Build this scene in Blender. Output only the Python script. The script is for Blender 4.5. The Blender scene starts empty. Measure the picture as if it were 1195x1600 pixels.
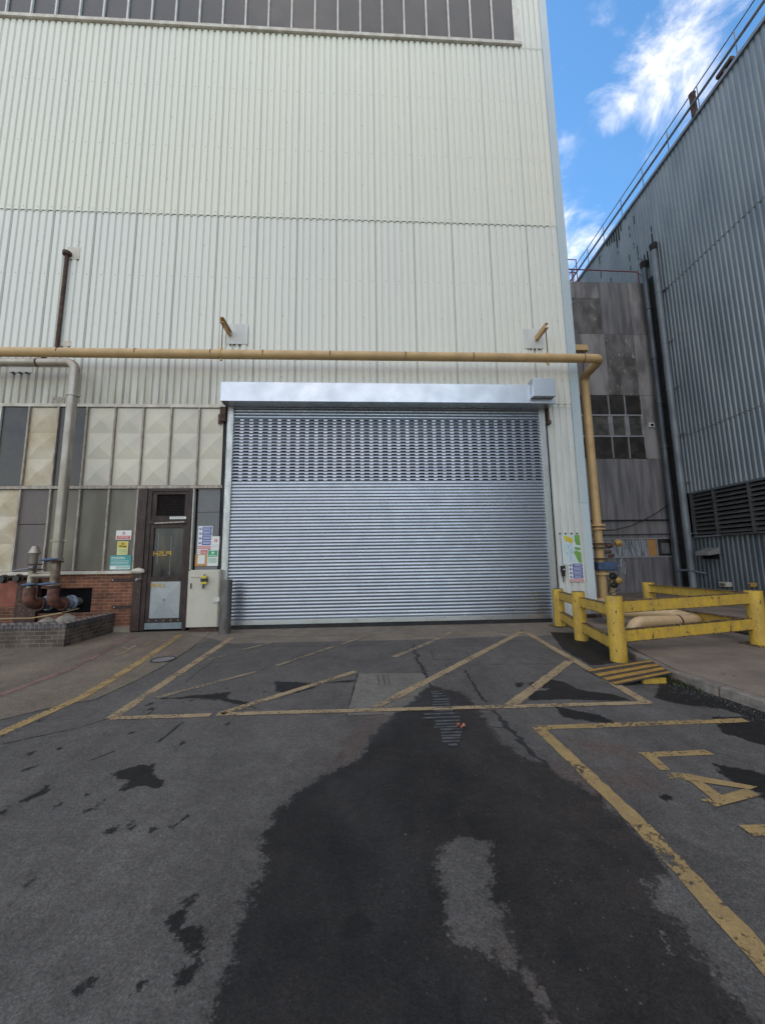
import bpy, math, random
import numpy as np
from mathutils import Vector, Matrix
random.seed(7); rng = np.random.RandomState(3)
sc = bpy.context.scene
rad = math.radians

# ---------------------------------------------------------------- camera
F, CX, CY, EYE = 575.0, 597.5, 800.0, 1.6
YAW, PIT, ROL, RB = rad(2.87), rad(7.246), rad(-0.804), rad(2.10)
fwd = np.array([math.sin(YAW)*math.cos(PIT), math.cos(YAW)*math.cos(PIT), math.sin(PIT)])
rgt = np.array([math.cos(YAW), -math.sin(YAW), 0.0]); up = np.cross(rgt, fwd)
R2 = rgt*math.cos(ROL)+up*math.sin(ROL); U2 = -rgt*math.sin(ROL)+up*math.cos(ROL)
M3 = np.array([R2, U2, fwd])
cam = bpy.data.cameras.new('camera'); co = bpy.data.objects.new('camera', cam); sc.collection.objects.link(co)
cam.sensor_fit = 'HORIZONTAL'; cam.sensor_width = 36; cam.lens = 36*F/1195
cam.clip_start = 0.05; cam.clip_end = 2000
co.matrix_world = Matrix(((R2[0], U2[0], -fwd[0], 0), (R2[1], U2[1], -fwd[1], 0), (R2[2], U2[2], -fwd[2], EYE), (0, 0, 0, 1)))
sc.camera = co
sc.view_settings.view_transform = 'Standard'; sc.view_settings.look = 'None'
sc.view_settings.exposure = 1.75; sc.view_settings.gamma = 1.0
sc.view_settings.use_curve_mapping = False
sc.cycles.max_bounces = 6; sc.cycles.use_denoising = True

# survey helpers: a photo pixel read off onto a known real plane
def ray(x, y): return M3.T @ np.array([(x-CX)/F, -(y-CY)/F, 1.0])
def gnd(x, y, z=0.0):
    d = ray(x, y); return Vector(d*((z-EYE)/d[2])) + Vector((0, 0, EYE))
def fac(x, y, Y=9.1):
    d = ray(x, y); return Vector(d*(Y/d[1])) + Vector((0, 0, EYE))
W0 = np.array([12.6, 11.4, 0]); RN = np.array([math.cos(RB), -math.sin(RB), 0]); RD = np.array([math.sin(RB), math.cos(RB), 0])
def rwp(Y, z, off=0.0):      # point on the right hand wall (off = metres out towards the yard)
    p = W0 + RD*((Y-W0[1])/RD[1]) - RN*off; return Vector((p[0], p[1], z))

# ---------------------------------------------------------------- light
SUN_AZ = rad(-38); SUN_EL = rad(31)         # azimuth from +Y towards +X
sd = Vector((math.sin(SUN_AZ)*math.cos(SUN_EL), math.cos(SUN_AZ)*math.cos(SUN_EL), math.sin(SUN_EL)))
sl = bpy.data.lights.new('sun', 'SUN'); sl.energy = 3.5; sl.angle = rad(0.53); sl.color = (1, .95, .87)
so = bpy.data.objects.new('sun', sl); sc.collection.objects.link(so)
so.rotation_euler = (-sd).to_track_quat('-Z', 'Y').to_euler()
wd = bpy.data.worlds.new('World'); sc.world = wd; wd.use_nodes = True
nt = wd.node_tree; nt.nodes.clear(); N = nt.nodes.new; Lk = nt.links.new
out = N('ShaderNodeOutputWorld'); bg = N('ShaderNodeBackground'); bg.inputs[1].default_value = 0.125
sky = N('ShaderNodeTexSky'); sky.sky_type = 'NISHITA'; sky.sun_disc = False
sky.sun_elevation = SUN_EL; sky.sun_rotation = SUN_AZ; sky.air_density = 1.0; sky.dust_density = .3; sky.ozone_density = 2.2
tc = N('ShaderNodeTexCoord')
def vdot(d):
    n = N('ShaderNodeVectorMath'); n.operation = 'DOT_PRODUCT'; Lk(tc.outputs['Generated'], n.inputs[0])
    d = Vector(d).normalized(); n.inputs[1].default_value = d; return n.outputs['Value']
def wmath(op, a, b, clamp=False):
    n = N('ShaderNodeMath'); n.operation = op; n.use_clamp = clamp
    for i, v in enumerate((a, b)):
        if isinstance(v, (int, float)): n.inputs[i].default_value = v
        else: Lk(v, n.inputs[i])
    return n.outputs[0]
def bump_at(px, py, c0, amp):
    d = ray(px, py)
    n = N('ShaderNodeMapRange'); n.interpolation_type = 'SMOOTHSTEP'; Lk(vdot(d), n.inputs[0])
    n.inputs[1].default_value = math.cos(rad(c0)); n.inputs[2].default_value = 1.0
    n.inputs[3].default_value = 0; n.inputs[4].default_value = amp; return n.outputs[0]
nz = N('ShaderNodeTexNoise'); nz.inputs['Scale'].default_value = 7.5; nz.inputs['Detail'].default_value = 9; nz.inputs['Roughness'].default_value = .62
nz.inputs['Distortion'].default_value = .35
Lk(tc.outputs['Generated'], nz.inputs['Vector'])
tot = nz.outputs[0]
for a in ((1015, 35, 8, .08), (1020, 110, 6, .105), (1035, 180, 5.5, .115), (962, 180, 2.0, .09), (898, 400, 9, .22), (1150, 10, 8, .10)):
    tot = wmath('ADD', tot, bump_at(*a))
back = N('ShaderNodeMapRange'); Lk(vdot((-.35, -.75, 1.0)), back.inputs[0]); back.inputs[1].default_value = .0; back.inputs[2].default_value = .95  # unseen cloud cover behind the camera, added to neutralise the blue skylight
back.inputs[3].default_value = 0; back.inputs[4].default_value = .27
tot = wmath('ADD', tot, back.outputs[0])
tot = wmath('ADD', tot, bump_at(1000, 200, 32, -.13))
tot = wmath('ADD', tot, bump_at(1195, 60, 14, -.05))
cr = N('ShaderNodeMapRange'); cr.interpolation_type = 'SMOOTHSTEP'; Lk(tot, cr.inputs[0])
cr.inputs[1].default_value = .53; cr.inputs[2].default_value = .98; cr.inputs[3].default_value = 0; cr.inputs[4].default_value = .84
mx = N('ShaderNodeMix'); mx.data_type = 'RGBA'; Lk(cr.outputs[0], mx.inputs[0]); hs = N('ShaderNodeHueSaturation'); hs.inputs['Saturation'].default_value = 1.24; hs.inputs['Value'].default_value = .86; Lk(sky.outputs[0], hs.inputs['Color']); Lk(hs.outputs[0], mx.inputs[6])
mx.inputs[7].default_value = (6.3, 6.15, 5.95, 1)
wb = N('ShaderNodeVectorMath'); wb.operation = 'MULTIPLY'; Lk(mx.outputs[2], wb.inputs[0]); wb.inputs[1].default_value = (1.11, 1.0, .90); Lk(wb.outputs[0], bg.inputs[0]); Lk(bg.outputs[0], out.inputs[0])

# ---------------------------------------------------------------- materials
def mat(name, c1, c2=None, rough=.6, metal=0.0, scale=3.0, stretch=(1, 1, 1), bump=0.0, bscale=40, rust=None, rustamt=.62, fine=.15, rrange=.12, spec=.5, stripe=None, contrast=(.35, .65), detail=6):
    m = bpy.data.materials.new(name); m.use_nodes = True
    t = m.node_tree; n = t.nodes; l = t.links.new; b = n['Principled BSDF']
    c2 = c2 or tuple(v*.8 for v in c1)
    tcn = n.new('ShaderNodeTexCoord'); mp = n.new('ShaderNodeMapping'); l(tcn.outputs['Object'], mp.inputs[0]); mp.inputs['Scale'].default_value = stretch
    a = n.new('ShaderNodeTexNoise'); a.inputs['Scale'].default_value = scale; a.inputs['Detail'].default_value = detail; l(mp.outputs[0], a.inputs['Vector'])
    r = n.new('ShaderNodeMapRange'); r.inputs[1].default_value = contrast[0]; r.inputs[2].default_value = contrast[1]; l(a.outputs[0], r.inputs[0])
    x = n.new('ShaderNodeMix'); x.data_type = 'RGBA'; x.inputs[6].default_value = (*c1, 1); x.inputs[7].default_value = (*c2, 1); l(r.outputs[0], x.inputs[0])
    col = x.outputs[2]
    fn = n.new('ShaderNodeTexNoise'); fn.inputs['Scale'].default_value = bscale; fn.inputs['Detail'].default_value = 4; l(tcn.outputs['Object'], fn.inputs['Vector'])
    if fine:
        fr = n.new('ShaderNodeMapRange'); fr.inputs[1].default_value = .25; fr.inputs[2].default_value = .75; fr.inputs[3].default_value = 1-fine; fr.inputs[4].default_value = 1+fine
        l(fn.outputs[0], fr.inputs[0])
        v = n.new('ShaderNodeVectorMath'); v.operation = 'SCALE'; l(col, v.inputs[0]); l(fr.outputs[0], v.inputs['Scale']); col = v.outputs[0]
    if rust:
        rn = n.new('ShaderNodeTexNoise'); rn.inputs['Scale'].default_value = scale*2.3; rn.inputs['Detail'].default_value = 10; rn.inputs['Roughness'].default_value = .7
        l(mp.outputs[0], rn.inputs['Vector'])
        rr = n.new('ShaderNodeMapRange'); rr.inputs[1].default_value = rustamt; rr.inputs[2].default_value = rustamt+.03; l(rn.outputs[0], rr.inputs[0])
        x2 = n.new('ShaderNodeMix'); x2.data_type = 'RGBA'; l(rr.outputs[0], x2.inputs[0]); l(col, x2.inputs[6]); x2.inputs[7].default_value = (*rust, 1); col = x2.outputs[2]
    l(col, b.inputs['Base Color'])
    rg = n.new('ShaderNodeMapRange'); rg.inputs[1].default_value = .3; rg.inputs[2].default_value = .7; rg.inputs[3].default_value = max(.03, rough-rrange); rg.inputs[4].default_value = min(1, rough+rrange)
    l(a.outputs[0], rg.inputs[0]); l(rg.outputs[0], b.inputs['Roughness'])
    b.inputs['Metallic'].default_value = metal; b.inputs['Specular IOR Level'].default_value = spec
    if bump:
        bp = n.new('ShaderNodeBump'); bp.inputs['Strength'].default_value = bump; bp.inputs['Distance'].default_value = .01; l(fn.outputs[0], bp.inputs['Height']); l(bp.outputs[0], b.inputs['Normal'])
    return m

M = {}
M['clad_mid'] = mat('grey_white_cladding', (.72, .715, .64), (.675, .68, .625), .42, 0, .3, (1, 1, .5), .02, 30, fine=.03, rrange=.06)
M['clad'] = mat('white_cladding', (.745, .73, .61), (.71, .705, .625), .42, 0, .12, (1, 1, .6), .02, 30, fine=.03, spec=.5, rrange=.06)
M['clad_low'] = mat('stained_cladding', (.62, .63, .60), (.53, .54, .51), .5, 0, 2.5, (1.5, 1, .35), .02, 30, fine=.06)
M['trim'] = mat('corner_trim', (.52, .58, .60), (.44, .53, .58), .45, 0, .8, (1, 1, .3), fine=.05)
M['trim_blue'] = mat('blue_corner_trim', (.42, .51, .56), (.46, .52, .54), .45, 0, 3, (1, 1, .4), rust=(.16, .18, .2), rustamt=.72)
M['seam'] = mat('dark_seam', (.28, .27, .25), rough=.9)
M['screw'] = mat('screw_head', (.14, .14, .13), rough=.7)
M['grime'] = mat('grime', (.3, .28, .23), (.12, .1, .08), .9, 0, 6, (3, 1, 1), contrast=(.3, .6))
M['sill'] = mat('cream_metal', (.62, .58, .50), (.45, .40, .33), .5, 0, 4, rust=(.2, .1, .05), rustamt=.7)
M['glass_top'] = mat('dusty_dark_glass', (.040, .041, .043), (.055, .056, .058), .3, 0, 1.2, fine=.04, spec=.5)
M['glass_dark'] = mat('dark_glass', (.030, .027, .025), (.055, .047, .04), .26, 0, 2.2, fine=.05)
M['glass_olive'] = mat('grimy_obscured_glass', (.15, .135, .10), (.105, .095, .075), .35, 0, 1.5, (2, 1, .5), fine=.04)
M['purple_panel'] = mat('brown_grey_panel', (.105, .085, .085), (.14, .115, .105), .55, 0, 3, (2, 1, .5))
M['mullion'] = mat('painted_mullion', (.42, .38, .32), (.25, .2, .16), .6, 0, 8, (3, 3, .6), rust=(.13, .06, .04), rustamt=.6)
M['mullion_w'] = mat('pale_mullion', (.72, .70, .64), (.6, .56, .48), .5, 0, 5)
M['diamond'] = mat('enamelled_panel', (.60, .55, .44), (.52, .49, .41), .42, 0, 1.3, rust=(.42, .31, .17), rustamt=.68, fine=.05)
M['diamond_st'] = mat('stained_enamelled_panel', (.54, .49, .38), (.42, .33, .2), .45, 0, 2.0, rust=(.36, .24, .11), rustamt=.66, fine=.06)
M['galv'] = mat('galvanised_steel', (.37, .405, .46), (.34, .375, .43), .31, .9, 3, fine=.015, rrange=.05, bscale=90)
M['galv_box'] = mat('galvanised_sheet', (.60, .63, .66), (.50, .53, .57), .32, .88, 2.2, fine=.03, rrange=.08, bscale=120)
M['guide'] = mat('galvanised_guide', (.52, .53, .52), (.42, .43, .42), .42, .7, 6, (1, 1, .3))
M['rubber'] = mat('black_rubber', (.02, .02, .022), rough=.8)
M['dark'] = mat('dark_interior', (.008, .008, .01), rough=.9, spec=.1)
M['rusty'] = mat('rusty_steel', (.09, .045, .03), (.05, .03, .025), .85, 0, 12, bump=.4, rust=(.28, .2, .13), rustamt=.6)
M['brown'] = mat('brown_door_steel', (.034, .016, .012), (.02, .011, .009), .6, 0, 8, (2, 2, .6), rust=(.2, .15, .13), rustamt=.68)
M['brown_st'] = mat('streaked_brown_steel', (.045, .021, .017), (.03, .016, .013), .6, 0, 5, (5, 5, .7), rust=(.3, .2, .17), rustamt=.62)
M['grey_panel'] = mat('grey_panel', (.12, .125, .13), (.15, .155, .16), .5, 0, 2)
M['door_panel'] = mat('pale_grey_door_panel', (.34, .36, .36), (.28, .31, .32), .4, 0, 2, rust=(.15, .13, .11), rustamt=.73)
M['kick'] = mat('blue_grey_kick_plate', (.19, .23, .25), (.15, .18, .2), .5, 0, 5)
M['cab'] = mat('cabinet_paint', (.52, .49, .41), (.45, .43, .36), .42, 0, 2.5, rust=(.16, .12, .08), rustamt=.76, fine=.04)
M['white'] = mat('white_sign', (.72, .72, .70), (.66, .66, .64), .4, fine=.02)
M['red'] = mat('red_sign', (.55, .05, .045), rough=.4, fine=.03)
M['pinkred'] = mat('faded_red_sign', (.62, .16, .17), rough=.45, fine=.03)
M['blue'] = mat('blue_sign', (.03, .07, .36), rough=.4, fine=.03)
M['green'] = mat('green_sign', (.03, .36, .16), rough=.4, fine=.03)
M['teal'] = mat('teal_sign', (.05, .32, .31), rough=.4, fine=.03)
M['yellow'] = mat('yellow_sign', (.60, .47, .05), rough=.4, fine=.03)
M['palegreen'] = mat('pale_green_sign', (.55, .66, .45), rough=.5)
M['wood'] = mat('orange_board', (.52, .27, .09), rough=.6)
M['black'] = mat('black_plastic', (.015, .015, .016), rough=.45)
M['mapgreen'] = mat('map_green', (.17, .38, .08), rough=.5)
M['mapyellow'] = mat('map_yellow', (.62, .50, .05), rough=.5)
M['mapblue'] = mat('map_blue', (.30, .48, .60), (.42, .58, .66), rough=.5, scale=20)
M['mappale'] = mat('map_white', (.58, .64, .66), (.5, .6, .62), rough=.45, scale=9)
M['letter'] = mat('yellow_lettering', (.52, .34, .05), (.42, .26, .04), .6, 0, 20)
M['pipe_y'] = mat('ochre_gas_pipe', (.56, .37, .17), (.46, .31, .15), .5, 0, 3, (1, 1, 1), .05, 60, rust=(.14, .07, .03), rustamt=.685)
M['pipe_p'] = mat('pale_cream_pipe', (.60, .42, .23), (.5, .36, .2), .45, 0, 3, rust=(.2, .1, .05), rustamt=.7)
M['pipe_s'] = mat('silver_pipe', (.42, .38, .32), (.29, .25, .2), .4, .5, 3, (1, 1, .5), fine=.08, rust=(.16, .09, .06), rustamt=.66)
M['redox'] = mat('red_oxide', (.20, .075, .05), (.08, .035, .028), .6, 0, 8)
M['bluev'] = mat('blue_valve_paint', (.06, .10, .20), (.04, .06, .10), .5, 0, 9)
M['bluepale'] = mat('pale_blue_paint', (.26, .33, .42), (.13, .17, .22), .5, 0, 9, rust=(.07, .05, .04), rustamt=.55)
M['fence'] = mat('yellow_barrier_paint', (.56, .36, .045), (.42, .27, .055), .55, 0, 8, (1, 1, .5), .15, 50, rust=(.08, .04, .022), rustamt=.605)
M['fence_edge'] = mat('rust_chipped_yellow', (.34, .24, .04), (.16, .09, .04), .7, 0, 9, (1, 1, .5), .15, 50, rust=(.05, .03, .022), rustamt=.46)
M['bollard'] = mat('weathered_steel', (.17, .165, .16), (.11, .10, .095), .5, .5, 5, (2, 2, .6), rust=(.15, .09, .07), rustamt=.66)
M['conc'] = mat('pale_render', (.33, .31, .31), (.17, .16, .165), .85, 0, 1.2, (1.7, 1.7, .5), .2, 25, fine=.14, contrast=(.42, .6), detail=10)
M['conc_d'] = mat('stained_render', (.085, .075, .07), (.21, .20, .20), .9, 0, 1.8, (1.3, 1.3, .7), .2, 25, rust=(.34, .33, .34), rustamt=.60, fine=.14, detail=10)
M['conc_s'] = mat('grey_sheet', (.24, .23, .24), (.13, .125, .135), .6, 0, 1.6, (3, 3, .3), fine=.08, contrast=(.38, .62), rust=(.30, .29, .30), rustamt=.69)
M['clad_b'] = mat('blue_grey_cladding', (.235, .27, .295), (.175, .21, .24), .42, .2, 1.1, (1, 1, .3), .02, 30, fine=.05, rrange=.06)
M['clad_bd'] = mat('dark_blue_grey_cladding', (.13, .155, .18), (.10, .12, .14), .45, .2, 1.6, (1, 1, .4), fine=.06)
M['near_black'] = mat('near_black_matt', (.03, .028, .03), (.015, .015, .017), .9, 0, 4)
M['louvre'] = mat('dark_louvre', (.10, .10, .102), (.07, .07, .072), .5, .1, 3)
M['dpipe'] = mat('grey_downpipe', (.22, .25, .28), (.15, .17, .20), .45, .1, 2, (1, 1, .5), rust=(.06, .05, .05), rustamt=.7)
M['dpipe_d'] = mat('dark_downpipe', (.12, .14, .165), (.07, .08, .1), .45, .1, 2, (1, 1, .5))
M['rail'] = mat('galvanised_rail', (.25, .27, .32), rough=.5, metal=.3)
M['railred'] = mat('red_rail', (.26, .07, .09), rough=.6)
M['brass'] = mat('ochre_valve', (.42, .28, .08), (.3, .18, .05), .5, 0, 12, rust=(.05, .04, .03), rustamt=.6)
M['cable'] = mat('black_cable', (.02, .02, .02), rough=.7)
M['hose'] = mat('yellow_hose', (.36, .25, .12), rough=.6)
M['stone'] = mat('pale_stone', (.30, .27, .22), (.2, .18, .15), .9, 0, 8, bump=.4)
M['slab'] = mat('concrete_footing', (.30, .26, .21), (.2, .17, .14), .9, 0, 4, bump=.3)
M['kerb'] = mat('kerb_stone', (.24, .205, .175), (.13, .115, .10), .9, 0, 5, bump=.5, bscale=30, fine=.2)
M['manhole'] = mat('manhole_lid', (.2, .195, .19), rough=.6)
M['moss'] = mat('moss', (.035, .06, .015), (.05, .05, .02), .95, 0, 10, bump=.6)
M['curtain'] = mat('pale_blinds', (.34, .37, .42), (.12, .12, .14), .7, 0, 9, (4, 1, .3), contrast=(.45, .55))
M['orange'] = mat('orange_leaf', (.46, .17, .09), (.25, .08, .04), .6, 0, 30)

def brick_mat(name, b1, b2, mortar, sx=.225, sz=.075, rot=False):
    m = bpy.data.materials.new(name); m.use_nodes = True; t = m.node_tree; n = t.nodes; l = t.links.new; b = n['Principled BSDF']
    g = n.new('ShaderNodeNewGeometry'); s = n.new('ShaderNodeSeparateXYZ'); l(g.outputs['Position'], s.inputs[0])
    a = n.new('ShaderNodeMath'); a.operation = 'ADD'; l(s.outputs[0], a.inputs[0]); l(s.outputs[1], a.inputs[1])
    cb = n.new('ShaderNodeCombineXYZ')
    if rot: l(s.outputs[2], cb.inputs[0]); l(a.outputs[0], cb.inputs[1])
    else: l(a.outputs[0], cb.inputs[0]); l(s.outputs[2], cb.inputs[1])
    br = n.new('ShaderNodeTexBrick'); br.inputs['Scale'].default_value = 1; br.inputs['Brick Width'].default_value = sx; br.inputs['Row Height'].default_value = sz
    br.inputs['Mortar Size'].default_value = .006; br.inputs['Mortar Smooth'].default_value = .2; br.inputs['Bias'].default_value = -.1
    br.inputs[1].default_value = (*b1, 1); br.inputs[2].default_value = (*b2, 1); br.inputs[3].default_value = (*mortar, 1); l(cb.outputs[0], br.inputs[0])
    nz = n.new('ShaderNodeTexNoise'); nz.inputs['Scale'].default_value = 3; nz.inputs['Detail'].default_value = 8; l(g.outputs['Position'], nz.inputs['Vector'])
    mr = n.new('ShaderNodeMapRange'); mr.inputs[1].default_value = .3; mr.inputs[2].default_value = .7; mr.inputs[3].default_value = .55; mr.inputs[4].default_value = 1.35; l(nz.outputs[0], mr.inputs[0])
    v = n.new('ShaderNodeVectorMath'); v.operation = 'SCALE'; l(br.outputs[0], v.inputs[0]); l(mr.outputs[0], v.inputs['Scale']); l(v.outputs[0], b.inputs['Base Color'])
    b.inputs['Roughness'].default_value = .85
    bp = n.new('ShaderNodeBump'); bp.inputs['Strength'].default_value = .6; bp.inputs['Distance'].default_value = .006; bp.invert = True; l(br.outputs['Fac'], bp.inputs['Height']); l(bp.outputs[0], b.inputs['Normal'])
    return m
M['brick'] = brick_mat('red_brick', (.23, .082, .042), (.12, .045, .028), (.28, .19, .13), .215)
M['brick_d'] = brick_mat('blue_brick', (.11, .085, .068), (.065, .05, .045), (.19, .155, .11), .215)
M['brick_cap'] = brick_mat('blue_brick_coping', (.085, .075, .08), (.05, .045, .055), (.2, .17, .14), .11, .075, True)
M['brick_red_paint'] = mat('red_painted_brick', (.25, .07, .04), (.17, .05, .035), .7, 0, 4, bump=.2)

def add_grime(m):      # runs of dirt on the lowest metre of the white sheets, left of the shutter
    t = m.node_tree; n = t.nodes; l = t.links.new; b = n['Principled BSDF']; src = b.inputs['Base Color'].links[0].from_socket
    g = n.new('ShaderNodeNewGeometry'); s = n.new('ShaderNodeSeparateXYZ'); l(g.outputs['Position'], s.inputs[0])
    mp = n.new('ShaderNodeMapping'); mp.inputs['Scale'].default_value = (5, 5, .5); l(g.outputs['Position'], mp.inputs[0])
    a = n.new('ShaderNodeTexNoise'); a.inputs['Scale'].default_value = 1.5; a.inputs['Detail'].default_value = 7; l(mp.outputs[0], a.inputs['Vector'])
    def mr(v, *q):
        r = n.new('ShaderNodeMapRange'); [setattr(r.inputs[i+1], 'default_value', x) for i, x in enumerate(q)]; l(v, r.inputs[0]); return r.outputs[0]
    def mul(x, y): k = n.new('ShaderNodeMath'); k.operation = 'MULTIPLY'; l(x, k.inputs[0]); l(y, k.inputs[1]); return k.outputs[0]
    f = mul(mul(mr(s.outputs[2], 5.5, 7.0, 1, 0), mr(s.outputs[0], -4.5, -2.8, 1, .15)), mr(a.outputs[0], .3, .65, .25, 1))
    x = n.new('ShaderNodeMix'); x.data_type = 'RGBA'; l(f, x.inputs[0]); l(src, x.inputs[6]); x.inputs[7].default_value = (.40, .36, .27, 1); l(x.outputs[2], b.inputs['Base Color'])
add_grime(M['clad_mid'])

# ---------------------------------------------------------------- mesh builder
class MB:
    def __init__(s): s.v = []; s.f = []
    def add(s, vs, fs):
        k = len(s.v); s.v += [tuple(v) for v in vs]; s.f += [tuple(i+k for i in f) for f in fs]
    def box(s, x0, x1, y0, y1, z0, z1):
        s.add([(x0, y0, z0), (x1, y0, z0), (x1, y1, z0), (x0, y1, z0), (x0, y0, z1), (x1, y0, z1), (x1, y1, z1), (x0, y1, z1)],
              [(3, 2, 1, 0), (4, 5, 6, 7), (0, 1, 5, 4), (1, 2, 6, 5), (2, 3, 7, 6), (3, 0, 4, 7)])
    def obox(s, c, ax, ay, az):     # oriented box: centre + three half vectors
        c, ax, ay, az = map(Vector, (c, ax, ay, az)); vs = []
        for k in (-1, 1):
            for (i, j) in ((-1, -1), (1, -1), (1, 1), (-1, 1)): vs.append(c+ax*i+ay*j+az*k)
        s.add(vs, [(3, 2, 1, 0), (4, 5, 6, 7), (0, 1, 5, 4), (1, 2, 6, 5), (2, 3, 7, 6), (3, 0, 4, 7)])
    def beam(s, p0, p1, w, h, upv=(0, 0, 1)):
        p0, p1 = Vector(p0), Vector(p1); d = p1-p0; u = Vector(upv); sd_ = d.cross(u).normalized(); u2 = sd_.cross(d).normalized()
        s.obox((p0+p1)/2, d/2, sd_*w/2, u2*h/2)
    def tube(s, pts, r, n=16, caps=True):
        pts = [Vector(p) for p in pts]; rs = r if isinstance(r, (list, tuple)) else [r]*len(pts)
        k0 = len(s.v); T = []
        for i in range(len(pts)):
            a = pts[max(0, i-1)]; b = pts[min(len(pts)-1, i+1)]; T.append((b-a).normalized())
        u = T[0].orthogonal().normalized()
        for i, p in enumerate(pts):
            u = (u-T[i]*u.dot(T[i])).normalized(); w = T[i].cross(u)
            for j in range(n):
                a = 2*math.pi*j/n; s.v.append(tuple(p+(u*math.cos(a)+w*math.sin(a))*rs[i]))
        for i in range(len(pts)-1):
            for j in range(n):
                a = k0+i*n+j; b = k0+i*n+(j+1) % n; s.f.append((a, b, b+n, a+n))
        if caps:
            s.f.append(tuple(k0+j for j in reversed(range(n)))); e = k0+(len(pts)-1)*n; s.f.append(tuple(e+j for j in range(n)))
    def cyl(s, p0, p1, r, n=20): s.tube([p0, p1], r, n)
    def prism(s, poly, d):
        n = len(poly); d = Vector(d); vs = [Vector(p) for p in poly]; vs += [v+d for v in vs]
        s.add(vs, [tuple(range(n)), tuple(reversed(range(n, 2*n)))]+[(i, i+n, (i+1) % n+n, (i+1) % n) for i in range(n)])
    def build(s, name, m, parent=None, smooth=False, bevel=0, flip=False):
        me = bpy.data.meshes.new(name); me.from_pydata(s.v, [], s.f); me.materials.append(m)
        import bmesh
        if not getattr(s, 'keep', False):
            bm = bmesh.new(); bm.from_mesh(me); bmesh.ops.recalc_face_normals(bm, faces=bm.faces); bm.to_mesh(me); bm.free()
        if smooth:
            me.polygons.foreach_set('use_smooth', [True]*len(me.polygons))
            try: me.set_sharp_from_angle(angle=rad(40))
            except Exception: pass
        o = bpy.data.objects.new(name, me); sc.collection.objects.link(o)
        if parent is not None:
            o.parent = parent; o.matrix_parent_inverse = Matrix.Translation(-wloc(parent))
        if bevel:
            b = o.modifiers.new('bevel', 'BEVEL'); b.width = bevel; b.segments = 2; b.limit_method = 'ANGLE'; b.angle_limit = rad(40)
        return o
def wloc(o):      # meshes are modelled in world metres, only the Empties carry a location
    return Vector(o.location) if o.type == 'EMPTY' else Vector((0, 0, 0))
def thing(name, label, cat, loc, group=None):
    o = bpy.data.objects.new(name, None); o.empty_display_size = .1; sc.collection.objects.link(o); o.location = loc
    o['label'] = label; o['category'] = cat
    if group: o['group'] = group
    return o
def tag(o, label, cat, group=None):
    o['label'] = label; o['category'] = cat
    if group: o['group'] = group
    return o
def struct(o, label=None):
    o['kind'] = 'structure'
    if label: o['label'] = label
    return o
def box(name, m, parent, *b, bevel=0, label=None):
    q = MB(); q.box(*b); o = q.build(name, m, parent, bevel=bevel)
    if label: o['label'] = label
    return o
def arc(p0, corner, p1, r, n=8):       # round the corner between two straight runs
    p0, corner, p1 = Vector(p0), Vector(corner), Vector(p1)
    a = (p0-corner).normalized(); b = (p1-corner).normalized(); ang = a.angle(b); t = r/math.tan(ang/2)
    c = corner+(a+b).normalized()*(r/math.sin(ang/2)); s0 = corner+a*t-c; s1 = corner+b*t-c; th = s0.angle(s1); o = []
    for i in range(n+1):
        k = i/n; o.append(c+(s0*math.sin((1-k)*th)+s1*math.sin(k*th))/math.sin(th))
    return o
def path(pts, r):
    o = [Vector(pts[0])]
    for i in range(1, len(pts)-1): o += arc(pts[i-1], pts[i], pts[i+1], r)
    return o+[Vector(pts[-1])]
def text_mesh(name, s, size, m, parent, loc, mirror=False, squeeze=1.0, depth=.001):
    cu = bpy.data.curves.new(name, 'FONT'); cu.body = s; cu.size = size; cu.align_x = 'CENTER'; cu.align_y = 'CENTER'; cu.extrude = depth; cu.offset = size*.02
    to = bpy.data.objects.new('tmp', cu); sc.collection.objects.link(to); bpy.context.view_layer.update()
    me = bpy.data.meshes.new_from_object(to.evaluated_get(bpy.context.evaluated_depsgraph_get()))
    bpy.data.objects.remove(to); me.name = name; me.materials.clear(); me.materials.append(m)
    for v in me.vertices:
        x, y, z = v.co; x = -x if mirror else x; v.co = Vector((loc[0]+x*squeeze, loc[1]-z, loc[2]+y))
    o = bpy.data.objects.new(name, me); sc.collection.objects.link(o)
    if parent is not None: o.parent = parent; o.matrix_parent_inverse = Matrix.Translation(-wloc(parent))
    return o

# ---------------------------------------------------------------- ground sheet with surveyed wear
def pxpoly(pts): return np.array([[*gnd(x, y)[:2]] for x, y in pts])
def sdf(P, poly):
    n = len(poly); d = np.full(len(P), 1e9); ins = np.zeros(len(P), bool)
    for i in range(n):
        a = poly[i]; b = poly[(i+1) % n]; e = b-a; w = P-a
        t = np.clip((w@e)/(e@e), 0, 1); d = np.minimum(d, np.hypot(*(w-t[:, None]*e).T))
        c1 = (a[1] > P[:, 1]) != (b[1] > P[:, 1]); xi = a[0]+(P[:, 1]-a[1])*e[0]/(e[1] if abs(e[1]) > 1e-9 else 1e-9)
        ins ^= c1 & (P[:, 0] < xi)
    return np.where(ins, -d, d)
def pdist(P, pl):
    d = np.full(len(P), 1e9)
    for a, b in zip(pl[:-1], pl[1:]):
        e = b-a; w = P-a; t = np.clip((w@e)/(e@e), 0, 1); d = np.minimum(d, np.hypot(*(w-t[:, None]*e).T))
    return d
st = .035
xs = np.concatenate([[-600, -150, -60, -30, -18, -13, -10, -8.6], np.arange(-8, 6.6, st), [7, 9, 12, 16, 25, 60, 150, 600]])
ys = np.concatenate([[-600, -150, -60, -25, -10, -4, -1, .3, .8], np.arange(1.2, 9.3, st), [10, 12, 16, 22, 40, 120, 600]])
GX, GY = np.meshgrid(xs, ys); P = np.stack([GX.ravel(), GY.ravel()], 1)
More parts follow.
